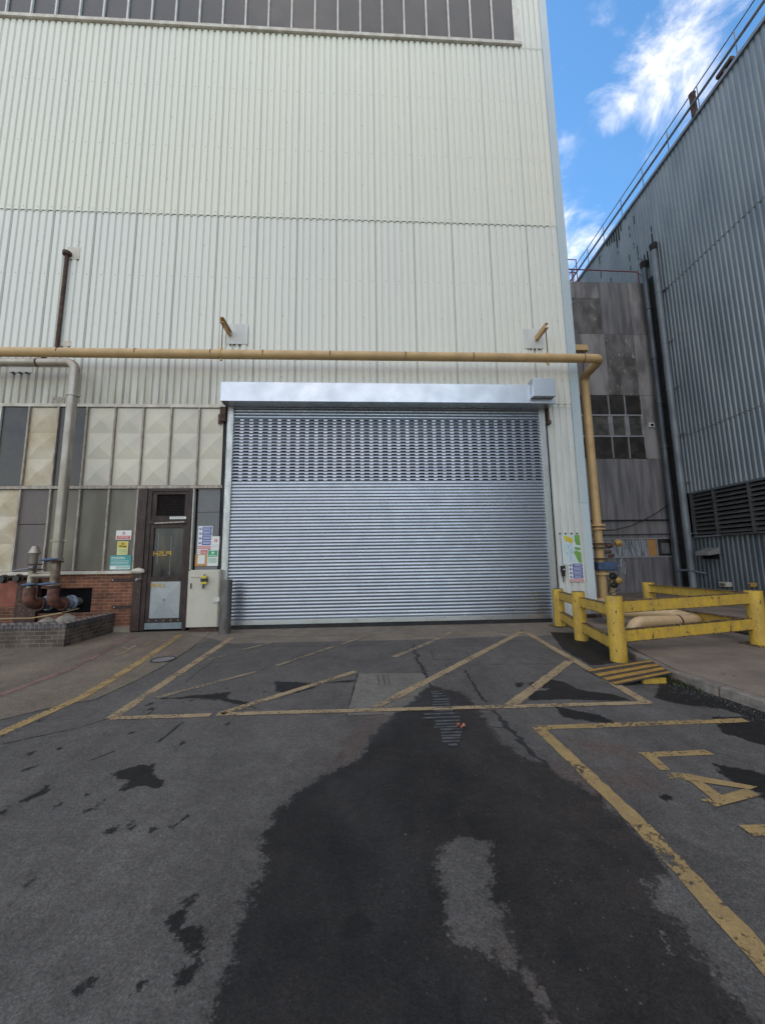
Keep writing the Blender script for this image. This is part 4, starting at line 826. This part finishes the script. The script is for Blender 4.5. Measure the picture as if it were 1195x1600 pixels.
def ppe(nm, x0, y0, x1, y1, label, Y, foot=True):
    t, S, disc, lines, e = plate(nm, x0, y0, x1, y1, label, 'sign', M['white'], Y, 'blue mandatory safety signs')
    for k in range(4):
        v0 = .03+k*.205; S(.30, v0, .94, v0+.18, M['blue']); disc(.16, v0+.09, .028, M['blue']); q = MB()
        disc(.16, v0+.075, .010, M['white'], lift=.0045); lines(.38, .86, (v0+.04, v0+.10), M['white'], .03, .0035)
    S(.04, .86, .96, .98, M['pinkred']); lines(.1, .9, (.90,), M['white'], .03, .0035); return t
ppe('safety_sign', 310, 822, 331, 858, 'blue and white safety sign on the grey panel above the cabinet', FY-.02)
t, S, disc, lines, _ = plate('fire_notice', 308, 858.3, 325, 866, 'small red and white notice under the blue safety sign', 'sign', M['white'])
S(.34, .12, .96, .9, M['red']); disc(.17, .5, .03, M['red']); disc(.17, .5, .022, M['white'], lift=.0045); lines(.42, .88, (.3, .58), M['white'], .12, .0035)
t, S, disc, lines, _ = plate('white_notice', 330, 838, 344, 859.5, 'white notice with a small red emblem right of the blue sign', 'sign', M['white'], FY-.026)
S(.38, .2, .48, .44, M['red']); S(.56, .2, .66, .44, M['red']); lines(.15, .85, (.60, .68, .76), M['guide'], .03)
t, S, disc, lines, _ = plate('notice_board', 305.5, 866.5, 323, 884.5, 'orange backed board holding a white paper, left of the first aid sign', 'sign', M['wood'], FY-.022, th=.008)
S(.22, .06, .82, .80, M['white'], 'paper')
t, S, disc, lines, e = plate('first_aid_sign', 324, 859.8, 340.5, 884, 'green and white first aid sign above the cabinet', 'sign', M['white'], FY-.018)
S(.08, .04, .92, .42, M['green']); S(.46, .08, .56, .26, M['white'], 'cross', .003); S(.38, .135, .64, .205, M['white'], 'cross', .0034); lines(.2, .8, (.32,), M['white'], .04, .003); lines(.12, .88, (.50, .57, .64, .72, .80), M['green'], .03)
ppe('safety_sign', 886.5, 880, 913, 909, 'blue and white safety sign under the site map by the barrier', FY-.055)
t, S, disc, lines, e = plate('site_map', 876, 836, 909, 882, 'white site map board with green and yellow areas right of the shutter', 'sign', M['mappale'], FY-.045)
def blob(us, m_, lift, nme='map_area'):
    q = MB(); yy = FY-.049-lift; q.prism([(e[0]+(e[1]-e[0])*u, yy, e[3]-(e[3]-e[2])*v) for u, v in us], (0, .001, 0)); q.build(nme, m_, t)
blob([(.12, .05), (.30, .03), (.55, .10), (.62, .18), (.56, .30), (.40, .24), (.22, .22)], M['mapyellow'], .001)
blob([(.70, .01), (.98, .0), (.99, .36), (.80, .34), (.72, .24)], M['mapgreen'], .0012); blob([(.60, .58), (.75, .52), (.99, .60), (.99, .97), (.84, .93), (.70, .72)], M['mapgreen'], .0014)
blob([(.66, .40), (.98, .44), (.98, .52), (.7, .5)], M['mapgreen'], .0016)
for us in ([(.26, .3), (.42, .34), (.40, .5), (.30, .46)], [(.34, .52), (.52, .44), (.60, .56), (.44, .66)], [(.2, .6), (.3, .58), (.32, .66), (.2, .68)], [(.46, .30), (.54, .32), (.52, .42), (.46, .40)], [(.40, .72), (.50, .66), (.48, .9), (.42, .9)]): blob(us, M['mapblue'], .0018)
for k, u in enumerate((.0, .3, .62, .92)):
    q = MB(); x = e[0]+(e[1]-e[0])*u-.02; q.cyl((x, FY-.052, e[3]+.035), (x, FY-.038, e[3]+.035), .022, 10); q.build('bolt', M['rusty'], t)
c = fac(879, 893, FY-.06); t = thing('push_button', 'black push button unit with a cable tail beside the shutter', 'switch', c)
q = MB(); q.box(c.x-.045, c.x+.045, c.y-.06, c.y+.03, c.z-.02, c.z+.14); q.build('box', M['black'], t, bevel=.01)
q = MB(); q.box(c.x-.03, c.x+.03, c.y-.05, c.y+.02, c.z-.12, c.z-.02); q.build('handle', M['black'], t, bevel=.008)
q = MB(); q.tube([(c.x, c.y, c.z-.1), (c.x+.012, c.y, c.z-.17), (c.x+.005, c.y, c.z-.26)], .012, 8); q.build('cable', M['cable'], t)
q = MB(); q.cyl((c.x, c.y-.07, c.z+.05), (c.x, c.y-.06, c.z+.05), .016, 10); q.build('button', M['white'], t)

# --- cabinet, lock, bollard
CYF = 8.82
ca, cb_ = fac(295, 891, CYF), fac(339, 980, CYF); CX0, CX1, CZ0, CZ1 = ca.x, cb_.x, max(.10, cb_.z), ca.z
cb = thing('steel_cabinet', 'pale grey metal cabinet standing between the door and the shutter', 'cabinet', ((CX0+CX1)/2, CYF+.12, 0))
q = MB(); q.box(CX0+.02, CX1+.02, CYF+.012, FY-.02, CZ0, CZ1); q.build('body', M['cab'], cb, bevel=.008)
q = MB(); q.box(CX0, CX1-.0, CYF-.01, CYF+.011, CZ0+.01, CZ1-.015); dd = q.build('cabinet_door', M['cab'], cb, bevel=.005)
q = MB(); q.box(CX0+.05, CX1, CYF+.06, FY-.04, .0, CZ0); q.build('plinth', M['rusty'], cb)
q = MB(); q.box(CX0+.06, CX0+.09, CYF-.02, CYF-.0101, CZ1-.42, CZ1-.30); q.build('keyhole_plate', M['black'], dd)
q = MB(); q.beam((CX0+.06, CYF-.016, CZ1-.16), (CX0+.36, CYF-.02, CZ1-.17), .01, .012); q.build('wire_tie', M['mullion'], dd)
for zz in (.43, .37): q = MB(); q.box(CX0+.12, CX0+.45, CYF-.0118, CYF-.0101, CZ1-zz-.001, CZ1-zz+.001); q.build('scratch', M['grime'], dd)
lc = Vector((CX0+.385, CYF-.07, CZ1-.23))
t = thing('lockout_device', 'black and yellow lockout device hanging on the grey cabinet door', 'lock', lc)
q = MB(); q.box(lc.x-.065, lc.x+.065, lc.y-.03, lc.y+.045, lc.z-.09, lc.z-.035); q.box(lc.x-.06, lc.x+.06, lc.y-.03, lc.y+.045, lc.z+.035, lc.z+.095); q.build('shell', M['yellow'], t, bevel=.012)
q = MB(); q.box(lc.x-.067, lc.x+.067, lc.y-.032, lc.y+.047, lc.z-.036, lc.z+.036); q.build('band', M['black'], t, bevel=.004)
q = MB(); q.tube([(lc.x, lc.y, lc.z+.09), (lc.x, lc.y, lc.z+.12), (lc.x+.01, lc.y+.03, lc.z+.13)], .012, 8); q.build('shackle', M['black'], t)
q = MB(); q.box(lc.x-.035, lc.x-.005, lc.y, lc.y+.03, lc.z-.19, lc.z-.09); q.build('tail', M['black'], t, bevel=.005)
hx = CX1-.0; q = MB(); q.box(hx-.10, hx+.03, CYF-.04, CYF+.02, .66, .76); hp = q.build('hasp', M['guide'], cb, bevel=.006)
q = MB(); q.cyl((hx+.03, CYF-.05, .69), (hx+.03, CYF-.05, .78), .03, 12); q.build('padlock', M['white'], cb, smooth=True)
q = MB(); q.tube([(-3.12, 8.62, -.02), (-3.12, 8.62, 1.17), (-3.12, 8.62, 1.178)], [.125, .125, .118], 28); bo = q.build('bollard', M['bollard'], smooth=True); tag(bo, 'worn round steel bollard at the left foot of the shutter', 'bollard')

# --- yellow barrier
fe = thing('crash_barrier', 'chipped yellow steel crash barrier round the pipes by the corner', 'barrier', (4.6, 6.6, 0))
posts = [((4.50, 8.55), 0, .84), ((4.15, 7.13), 0, .905), ((3.87, 5.68), 0, .975), ((6.43, 5.92), .12, .99), ((6.55, 8.35), .12, .97)]
for (x, y), z0, z1 in posts:
    q = MB(); r = .118; q.tube([(x, y, z0-.02), (x, y, z1), (x, y, z1+.006)], [r, r, r-.012], 26); po = q.build('post', M['fence'], fe, smooth=True)
    q = MB(); q.tube([(x, y, z1+.004), (x, y, z1+.009)], [r-.006, r-.014], 26); q.build('cap', M['fence_edge'], po)
    if (x, y) in ((4.50, 8.55), (6.43, 5.92)): q = MB(); q.box(x-.2, x+.2, y-.17, y+.17, z0, z0+.015); q.build('base_plate', M['fence_edge'], po, bevel=.003)
def railp(a, b_, za, zb_, h=.165):
    (xa, ya), (xb, yb) = a, b_; A_, B_ = Vector((xa, ya, za)), Vector((xb, yb, zb_)); d = (B_-A_).normalized(); q = MB()
    q.beam(A_+d*.08, B_-d*.08, .035, h); s_ = d.cross(Vector((0, 0, 1))).normalized()
    ra = q.build('rail', M['fence'], fe, bevel=.004)
    for sgn in (1, -1):
        q = MB(); q.beam(A_+d*.10+Vector((0, 0, sgn*(h/2+.005)))+s_*.03*(-1), B_-d*.10+Vector((0, 0, sgn*(h/2+.005)))-s_*.03, .10, .010); q.build('rail_flange', M['fence_edge'], ra, bevel=.002)
for i, j, z1a, z1b, z2a, z2b in ((0, 1, .70, .72, .25, .23), (1, 2, .72, .74, .25, .22), (2, 3, .80, .87, .36, .46), (3, 4, .87, .84, .42, .36)):
    railp(posts[i][0], posts[j][0], z1a, z1b); railp(posts[i][0], posts[j][0], z2a, z2b)
q = MB(); q.beam(posts[2][0]+(.5,), posts[2][0]+(.6,), .01, .01) if False else None
# striped chequer ramp plate
A = gnd(914, 1047, .012); B = gnd(962, 1070.5, .012); Cc = gnd(1050, 1051.5, .135); D = gnd(1016, 1033.5, .135)
pn = (B-A).cross(Cc-A); D.z = A.z-(pn.x*(D.x-A.x)+pn.y*(D.y-A.y))/pn.z
t = thing('ramp_plate', 'yellow and black striped steel ramp plate against the kerb', 'ramp', ((A+Cc)/2))
q = MB(); q.prism([A, B, Cc, D], (0, 0, -.012)); q.build('plate', mat('black_chequer_plate', (.05, .045, .045), (.03, .028, .028), .6, 0, 8, bump=.5), t)
q = MB(); nst = 4; ND = (B-A)
def lerp2(u, v): return A.lerp(D, u).lerp(B.lerp(Cc, u), v)
cuts = [(.03, .13), (.30, .46), (.58, .73), (.86, .97)]
for v0, v1 in cuts:
    P4 = [lerp2(.01, v0), lerp2(.01, v1), lerp2(.99, v1+.02), lerp2(.99, v0+.02)]; q.add([p+Vector((0, 0, .003)) for p in P4], [(0, 1, 2, 3)])
q.build('stripe', mat('orange_stripe_paint', (.46, .26, .04), (.33, .18, .04), .6, 0, 9, bump=.6, bscale=120, rust=(.07, .05, .04), rustamt=.63), t)
q = MB()
for k in range(34):
    for j in range(18):
        u, v = (k+.5)/34, (j+.5)/18; c = lerp2(u, v)+Vector((0, 0, .0035)); s_ = .0085 if (k+j) % 2 else -.0085
        q.obox(c, (.009, s_*.7, 0), (s_*.12, -.0022*1.0, 0), (0, 0, .0012))
q.build('tread_lug', M['wood'] if False else mat('tread', (.20, .12, .04), (.06, .05, .04), .55, 0, 10), t)['kind'] = 'stuff'
q = MB(); c = gnd(1033, 1061, .05); q.box(c.x-.25, c.x+.05, c.y-.02, c.y+.02, 0, .07); q.build('support_bar', M['fence'], t, bevel=.004)
# manhole lid, drain, leaf
c = gnd(255, 1031); t = thing('manhole_cover', 'round pale metal cover set in the walkway', 'manhole cover', c)
q = MB(); q.cyl((c.x, c.y, .0), (c.x, c.y, .006), .165, 30); q.build('lid', M['manhole'], t); q = MB(); q.tube([c+Vector((.18*math.cos(a), .18*math.sin(a), .003)) for a in [i*math.pi/16 for i in range(33)]], .012, 6, caps=False); q.build('rim', M['rubber'], t)
t = thing('drain_grate', 'long slotted iron drain grating half buried in the dark asphalt', 'drain', gnd(690, 1120))
q = MB()
for k, (xa, xb, y) in enumerate(((673, 685, 1082), (674, 690, 1085), (674, 696, 1089), (675, 701, 1094), (676, 703, 1098), (676, 704, 1102), (678, 705, 1107), (678, 707, 1112), (663, 715, 1117), (660, 719, 1123), (680, 719, 1128), (680, 716, 1133), (678, 717, 1137.5), (688, 724, 1141), (689, 722, 1146), (690, 720, 1151), (690, 719, 1155), (691, 718, 1160), (700, 714, 1165))):
    a, b_ = gnd(xa, y), gnd(xb, y-1); q.box(a.x, b_.x, a.y-.011, a.y+.011, .001, .009)
q.build('bars', mat('iron_grating', (.11, .11, .115), (.045, .045, .048), .5, .3, 12), t, bevel=.002)
q = MB(); q.prism([gnd(*p, .0028) for p in ((672, 1081), (690, 1080), (706, 1096), (709, 1110), (721, 1120), (722, 1145), (716, 1167), (700, 1168), (688, 1150), (676, 1130), (675, 1110), (672, 1090))], (0, 0, -.002)); q.build('slot_bed', mat('drain_mud', (.016, .016, .017), rough=.8), t)
c = gnd(718, 1134, .02); q = MB()
for k in range(9):
    a = random.uniform(0, 6.3); d = Vector((math.cos(a), math.sin(a), 0))*.035; s_ = Vector((-d.y, d.x, 0))*.5; b0 = c+Vector((random.gauss(0, .015), random.gauss(0, .015), -.006)); q.add([b0, b0+d*.5+s_+Vector((0, 0, .02)), b0+d+Vector((0, 0, .008)), b0+d*.5-s_+Vector((0, 0, .012))], [(0, 1, 2, 3)])
tag(q.build('fallen_leaf', M['orange']), 'crumpled orange leaf on the right edge of the drain grating', 'leaf')

# ================================================================ STAIR TOWER (between the buildings)
TY = 14.6
tw = thing('rendered_tower', 'stained grey rendered block set back between the two clad buildings', 'building', (9.5, TY, 0))
box('wall', M['conc'], tw, 5.8, 12.70, TY+.05, 24, 0, 13.80)
def pan(x0, x1, z0, z1, m_, k=0): return box('render_panel', m_, tw, x0+.006, x1-.006, TY+k*.002, TY+.05, z0+.006, z1-.006)
pan(5.8, 9.2, 8.46, 13.8, M['conc']); pan(9.2, 10.55, 11.3, 13.0, M['conc_d'], 1); pan(9.2, 10.55, 13.0, 13.8, M['conc']); pan(10.55, 11.93, 11.3, 13.8, M['conc_s'], 1); pan(5.8, 9.2, 5.64, 8.46, M['conc'])
pan(9.2, 10.62, 8.46, 11.3, M['conc']); pan(10.62, 11.93, 8.46, 11.3, M['conc_d'], 1); pan(11.93, 12.70, 8.46, 11.3, M['conc']); pan(11.93, 12.7, 11.3, 13.8, M['conc']); pan(11.95, 12.70, 5.64, 8.46, M['conc'])
pan(5.8, 12.70, 3.05, 5.64, M['conc_s']); pan(5.8, 12.70, 2.30, 3.05, M['conc_s'], 1); pan(5.8, 12.70, 0, 1.50, M['conc_s'])
wx = [8.15, 8.87, 9.62, 10.50, 11.22, 11.95]; wz = [5.66, 6.62, 7.55, 8.44]
for i in range(len(wx)-1):
    for j in range(3):
        mm = M['glass_dark'] if j != 1 else M['glass_olive']
        w = box('window', M['mullion_w'] if False else M['conc'], tw, wx[i]+.0, wx[i+1], TY+.055, TY+.06, wz[j], wz[j+1]) if False else None
wf = MB()
for x in wx: wf.box(x-.025, x+.025, TY-.03, TY+.04, wz[0], wz[-1])
wo = wf.build('window', mat('grey_window_frame', (.34, .34, .36), (.26, .26, .28), .5), tw)
q = MB()
for z in wz[1:3]: q.box(wx[0], wx[-1], TY-.035, TY+.03, z-.035, z+.035)
q.build('window_bar', wo.data.materials[0], wo)
for i in range(len(wx)-1):
    for j in range(3):
        box('pane', M['glass_dark'] if j != 1 else mat('dim_pane', (.17-.02*i, .165-.02*i, .13-.012*i), (.05, .05, .05), .3, 0, 4), wo, wx[i]+.028, wx[i+1]-.028, TY+.0, TY+.045, wz[j]+.01, wz[j+1]-.01)
        if j == 1: q = MB(); a, b_, c0, c1 = wx[i]+.035, wx[i+1]-.035, wz[1]+.045, wz[2]-.045; q.box(a, a+.07, TY-.028, TY-.002, c0, c1); q.box(b_-.05, b_, TY-.028, TY-.002, c0, c1); q.build('sash', wo.data.materials[0], wo)
lw = MB()
for x in (5.9, 7.6, 8.95, 9.70, 10.52, 11.97, 12.62): lw.box(x-.03, x+.03, TY-.03, TY+.045, 1.52, 2.28)
lw.box(5.9, 12.65, TY-.035, TY+.04, 1.50, 1.56); lw.box(5.9, 12.65, TY-.035, TY+.04, 2.25, 2.30); lo = lw.build('low_window', wo.data.materials[0], tw)
for a, b_, m_ in ((5.93, 7.57, 'glass_dark'), (7.63, 8.92, 'glass_dark'), (8.98, 9.67, 'curtain'), (9.73, 10.49, 'curtain'), (10.55, 11.6, 'curtain'), (11.6, 11.94, 'wood'), (12.0, 12.59, 'glass_dark')): box('pane', M[m_], lo, a, b_, TY+.0, TY+.045, 1.565, 2.245)
box('fan_vent', M['grey_panel'], lo, 12.15, 12.5, TY-.03, TY-.002, 1.65, 2.08, bevel=.01)
c = fac(1018, 664, TY-.05); q = MB(); q.box(c.x-.11, c.x+.11, TY-.07, TY-.002, c.z-.1, c.z+.1); t = thing('vent_outlet', 'small square white vent high on the rendered wall beside the window', 'vent', c); q.build('frame', M['white'], t, bevel=.01); box('opening', M['dark'], t, c.x-.06, c.x+.07, TY-.075, TY-.0705, c.z-.06, c.z+.055)
def cable(pts, r, label, name='cable', m_='cable'):
    q = MB(); q.tube(pts, r, 8); return tag(q.build(name, M[m_], smooth=True), label, 'cable')
cable([(6.0, TY-.08, 3.01), (12.72, TY-.08, 3.03)], .03, 'straight black cable running across the rendered wall', m_='cable')
cable([fac(*p, TY-.15) for p in ((940, 829), (960, 828), (985, 822), (1005, 813), (1025, 802), (1045, 788))], .018, 'sagging black cable looping up the rendered wall')
cable([(8.9, TY-.09, 2.42), (12.72, TY-.09, 2.45), (13.4, TY-1.0, 2.5)][:2], .02, 'thin black cable just above the low windows')
# red roof rail on the tower
t = thing('red_handrail', 'dark red handrail along the roof edge of the rendered block', 'railing', (9.5, TY, 13.8))
q = MB(); q.tube([(7.5, TY+.1, 14.53), (12.55, TY+.1, 14.44)], .025, 8); q.build('top_rail', M['railred'], t)
q = MB(); q.tube([(7.5, TY+.1, 13.84), (12.66, TY+.1, 13.84)], .022, 8); q.build('toe_rail', M['railred'], t)
for x in (7.6, 9.45, 12.55): q = MB(); q.cyl((x, TY+.1, 13.8), (x, TY+.1, 14.5), .022, 8); q.build('post', M['railred'], t)
q = MB(); q.tube([(12.5, TY+.1, 14.44), (12.62, TY-.05, 14.1), (12.75, TY-.1, 13.85)], .02, 8); q.build('brace', M['railred'], t)
t = thing('roof_ladder', 'dark red ladder hoops rising beside the white building at roof level', 'ladder', (9.4, 15.2, 13.8))
a, b_ = fac(884, 405, 15.2), fac(901, 405, 15.2); zb_ = 13.8
for x in (a.x, b_.x-.05, (a.x+b_.x)/2+.02): q = MB(); q.cyl((x, 15.2, zb_), (x, 15.2, a.z-(.0 if x != (a.x+b_.x)/2+.02 else .55)), .022, 8); q.build('stile', M['railred'], t)
for z in (a.z, a.z-.52, a.z-.66): q = MB(); q.cyl((a.x, 15.2, z), (b_.x-.05, 15.2, z), .02, 8); q.build('rung', M['railred'], t)

# ================================================================ RIGHT BUILDING
rb = thing('ribbed_building', 'large blue grey ribbed metal building on the right', 'building', rwp(9, 0))
Dv = Vector(RD); Nv = Vector(-RN)
def s_of(Y): return (Y-W0[1])/RD[1]
O = Vector(W0); HT = 17.9; DP = dict(pitch=.177, depth=.029, crest=.40, sl_=.18)
q = MB(); corr(q, O, Dv, Nv, s_of(-14), s_of(32), 3.98, 6.30, **DP); q.build('cladding', M['clad_b'], rb)
q = MB(); corr(q, O+Nv*.01, Dv, Nv, s_of(-14), s_of(32), 6.26, 12.66, **DP); q.build('cladding', M['clad_b'], rb)
q = MB(); corr(q, O+Nv*.02, Dv, Nv, s_of(-14), s_of(32), 12.62, HT, **DP); q.build('cladding', M['clad_b'], rb)
q = MB(); corr(q, O+Nv*-.12, Dv, Nv, s_of(-14), s_of(32), .1, 2.28, **DP); q.build('lower_cladding', M['clad_bd'], rb)
def rbox(name, m_, par, Y0, Y1, z0, z1, o0, o1, bevel=0):
    q = MB(); a = rwp((Y0+Y1)/2, (z0+z1)/2, (o0+o1)/2); q.obox(a, Dv*((Y1-Y0)/RD[1]/2), Nv*((o1-o0)/2), Vector((0, 0, (z1-z0)/2))); return q.build(name, m_, par, bevel=bevel)
rbox('wall', M['dark'], rb, -14, 32, 0, HT-.05, -25, -.3)
rbox('joint_line', M['seam'], rb, -14, 32, 6.235, 6.262, .0, .035); rbox('joint_line', M['seam'], rb, -14, 32, 12.595, 12.62, .0, .045)
rbox('eaves_gutter', M['rail'], rb, -14, 32, HT-.03, HT+.10, -.05, .12, .01); rbox('footing', M['kerb'], rb, -14, 14.5, 0, .2, -.2, .05, .01)
lv = rbox('louvre_frame', M['louvre'], rb, 13.42, 13.52, 2.25, 3.97, -.05, .07)
rbox('louvre_head', M['clad_bd'], lv, -10, 13.5, 3.90, 3.98, -.05, .075, .004); rbox('louvre_sill', M['rail'], lv, 12.4, 13.5, 2.235, 2.29, -.05, .08, .004); rbox('louvre_sill', M['louvre'], lv, -10, 12.4, 2.235, 2.30, -.05, .078, .004)
rbox('louvre_back', M['dark'], lv, -10, 13.4, 2.3, 3.9, -.28, -.25)
q = MB()
for k in range(10):
    z = 2.40+k*.158; a = rwp(1.7, z, 0.0); q.obox(a, Dv*(11.7/RD[1]), (Nv*.055+Vector((0, 0, -.058))), (Nv*.004+Vector((0, 0, .006))))
q.build('louvre_blades', M['louvre'], lv)
for Y in (12.52, 11.24, 9.95, 8.6, 7.3, 6): rbox('louvre_mullion', M['louvre'], lv, Y-.03, Y+.03, 2.28, 3.92, -.06, .075)
rbox('black_wall_panel', M['near_black'], rb, 13.95, 14.58, .1, HT-4.2, .06, .075)  # flat near-black panel on the wall behind the darker downpipe
rbox('black_wall_panel', M['near_black'], rb, 13.50, 13.98, .1, 5.9, .048, .060) if False else None
# soot flares above downpipes
q = MB()
for (Y, z, w, h) in ((14.25, 14.45, .22, .9), (13.75, 14.35, .30, 1.5)):
    for k in range(26):
        yy = Y+random.gauss(0, w*.6); yy = round((yy-W0[1])/.177)*.177+W0[1]+.112; hh = h*random.uniform(.3, 1)*max(.2, 1-abs(yy-Y)/w/2); a = rwp(yy, z+hh/2-.15  , .057); q.obox(a, Dv*.030, Nv*.004, Vector((0, 0, hh/2)))
for k in range(30):
    yy = random.gauss(16.0, .35); yy = round((yy-W0[1])/.177)*.177+W0[1]+.112; hh = random.uniform(.2, 1.1)*max(.15, 1-abs(yy-16)/.9); a = rwp(yy, HT-.05-hh/2  , .057); q.obox(a, Dv*.035, Nv*.004, Vector((0, 0, hh/2)))
for k in range(40):
    yy = random.uniform(13.4, 19); yy = round((yy-W0[1])/.177)*.177+W0[1]+.112; hh = random.uniform(.05, .5); a = rwp(yy, random.uniform(13.5, 17.5)  , .057); q.obox(a, Dv*.020, Nv*.004, Vector((0, 0, hh/2)))
o = q.build('soot_streaks', M['near_black'], rb); o['kind'] = 'stuff'
for Y, mm, zt, lab in ((13.65, 'dpipe', 14.55, 'paler thicker downpipe on the ribbed wall, nearer the louvres'), (14.28, 'dpipe_d', 14.25, 'darker downpipe on the ribbed wall, next to the rendered block')):
    b_ = rwp(Y, .12, .20); t = thing('downpipe', lab, 'pipe', b_, 'downpipes on the ribbed building')
    q = MB(); q.tube([b_+Vector((0, 0, 1.6)), rwp(Y, zt, .20)], .125 if mm == 'dpipe' else .11, 20); q.build('pipe', M[mm], t, smooth=True)
    q = MB(); q.tube([b_, b_+Vector((0, 0, 1.6))], .12, 20); q.build('lower_pipe', M['dpipe_d'] if mm == 'dpipe_d' else M['dpipe'], t, smooth=True)
    q = MB(); q.tube([rwp(Y, zt, .20), rwp(Y, zt+.25, .2), rwp(Y, zt+.35, .1)], [.126, .15, .10], 16); q.build('rainwater_head', M['near_black'], t, smooth=True)
    for z in (2.4, 4.4, 6.35, 8.3, 10.3, 12.6):
        zz = z if mm == 'dpipe' else z-1.1+.8
        q = MB(); q.cyl(rwp(Y, zz-.04, .20), rwp(Y, zz+.04, .20), .14, 18); q.build('collar', M[mm], t, smooth=True)
        if mm == 'dpipe': q = MB(); a = rwp(Y-.2, zz, .1); q.obox(a, Dv*.12, Nv*.02, Vector((0, 0, .02))); q.build('clip', M['rail'], t)
b_ = rwp(13.65, 1.0, .3); q = MB(); q.tube([b_+Vector((-.5, 0, 0)), b_, b_+Vector((.3, -.4, -.12))], .05, 10); tag(q.build('branch_pipe', M['dpipe_d'], smooth=True), 'short dark branch pipe crossing the foot of the paler downpipe', 'pipe')
# roof edge railing
t = thing('roof_railing', 'long grey safety railing along the roof edge of the ribbed building', 'railing', rwp(12, HT))
q = MB(); q.tube([rwp(-13, 19.0, .05), rwp(30, 19.0, .05)], .022, 8); q.build('top_rail', M['rail'], t)
q = MB(); q.tube([rwp(-13, 18.50, .05), rwp(30, 18.50, .05)], .03, 8); q.build('mid_rail', M['rail'], t)
q = MB(); q.tube([rwp(-13, 18.40, .16), rwp(30, 18.40, .16)], .04, 8); q.build('mid_rail', M['rail'], t)
for k in range(22): Y = -2.0+k*1.45; q = MB(); q.cyl(rwp(Y, HT, .05), rwp(Y, 19.0, .05), .018, 8); q.build('post', M['rail'], t)
b_ = rwp(11.25, HT+.05, .06); q = MB(); q.tube([b_, b_+Vector((0, 0, .95)), b_+Vector((0, 0, .98))], [.10, .10, .12], 12); tag(q.build('vent_stack', M['rusty'], smooth=True), 'short rusty upright vent stub on the roof edge', 'vent')
b_ = rwp(10.0, HT+.12, .08); q = MB(); q.obox(b_+Vector((0, 0, .12)), Dv*.28, Nv*.08, Vector((0, 0, .07))); t = thing('roof_floodlight', 'dark rusty box fitting lying at the roof edge nearer than the vent stub', 'fitting', b_); q.build('housing', M['rusty'], t, bevel=.02); q = MB(); q.obox(b_+Vector((0, 0, .02)), Dv*.04, Nv*.04, Vector((0, 0, .08))); q.build('bracket', M['rail'], t)
# small fittings on lower right wall
def rfit(px, py, w, h, d, m_, name, label, cat, zsh=0):
    dd = ray(px, py); tt = ((W0-np.array([0, 0, EYE]))@RN)/(dd@RN); p = Vector(dd*tt)+Vector((0, 0, EYE))
    t = thing(name, label, cat, p); q = MB(); q.obox(p+Nv*(d/2-.08), Dv*(w/2), Nv*(d/2), Vector((0, 0, h/2))); q.build('housing', m_, t, bevel=.01)
    q = MB(); q.obox(p+Nv*(d-.07)+Vector((0, 0, .0)), Dv*(w/2*.6), Nv*.012, Vector((0, 0, h/2*.5))); q.build('cover', M['screw'], t, bevel=.004); return p, t
p = rwp(12.85, 1.72, 0); t = thing('vent_hood', 'grey sheet metal hood jutting from the ribbed wall below the louvres', 'vent', p)
q = MB(); a = [p+Dv*.28+Nv*.0, p-Dv*.28+Nv*.0]; q.prism([a[0]+Vector((0, 0, .12)), a[0]+Nv*.42+Vector((0, 0, -.02)), a[0]+Nv*.42+Vector((0, 0, -.16)), a[0]+Vector((0, 0, -.10))], -Dv*.56); q.build('hood', M['guide'], t, bevel=.005)
q = MB(); q.obox(p+Nv*.12-Vector((0, 0, .2)), Dv*.2, Nv*.12, Vector((0, 0, .09))); q.build('throat', M['dark'], t)
rfit(1134, 913, .30, .16, .2, M['cab'], 'junction_box', 'small pale box low on the ribbed wall, left of the other', 'box')
rfit(1176, 914, .14, .14, .2, M['brass'], 'junction_box', 'small ochre box low on the ribbed wall behind the barrier post', 'box')
# steel tubes lying inside the barrier
for k, (dy, dx, lab) in enumerate(((0, 0, 'dark steel tube on the pavement behind the barrier, nearest of three'), (.0, .26, 'dark steel tube on the pavement behind the barrier, middle of three'), (.0, .52, 'dark steel tube on the pavement behind the barrier, farthest of three'))):
    q = MB(); a = Vector((7.0+dx, 6.0, .20)); b2 = Vector((7.35+dx, 11.0, .20)); q.tube([a, b2], .085, 14); tag(q.build('steel_tube', M['dpipe_d'], smooth=True), lab, 'tube', 'steel tubes on the pavement')
q = MB(); q.tube([fac(*p, 8.3) for p in ((958, 931), (945, 936), (938, 945), (933, 955), (935, 965), (944, 969), (937, 972), (930, 968))], .008, 6)
tag(q.build('blue_rope', mat('blue_rope', (.16, .30, .5), rough=.6), smooth=True), 'thin pale blue rope dangling behind the yellow barrier', 'rope')
q = MB(); q.box(5.15, 5.70, 8.85, 9.04, .12, .19); tag(q.build('timber_offcut', M['rusty'], bevel=.006), 'dark offcut lying at the foot of the white cladding by the barrier', 'offcut')
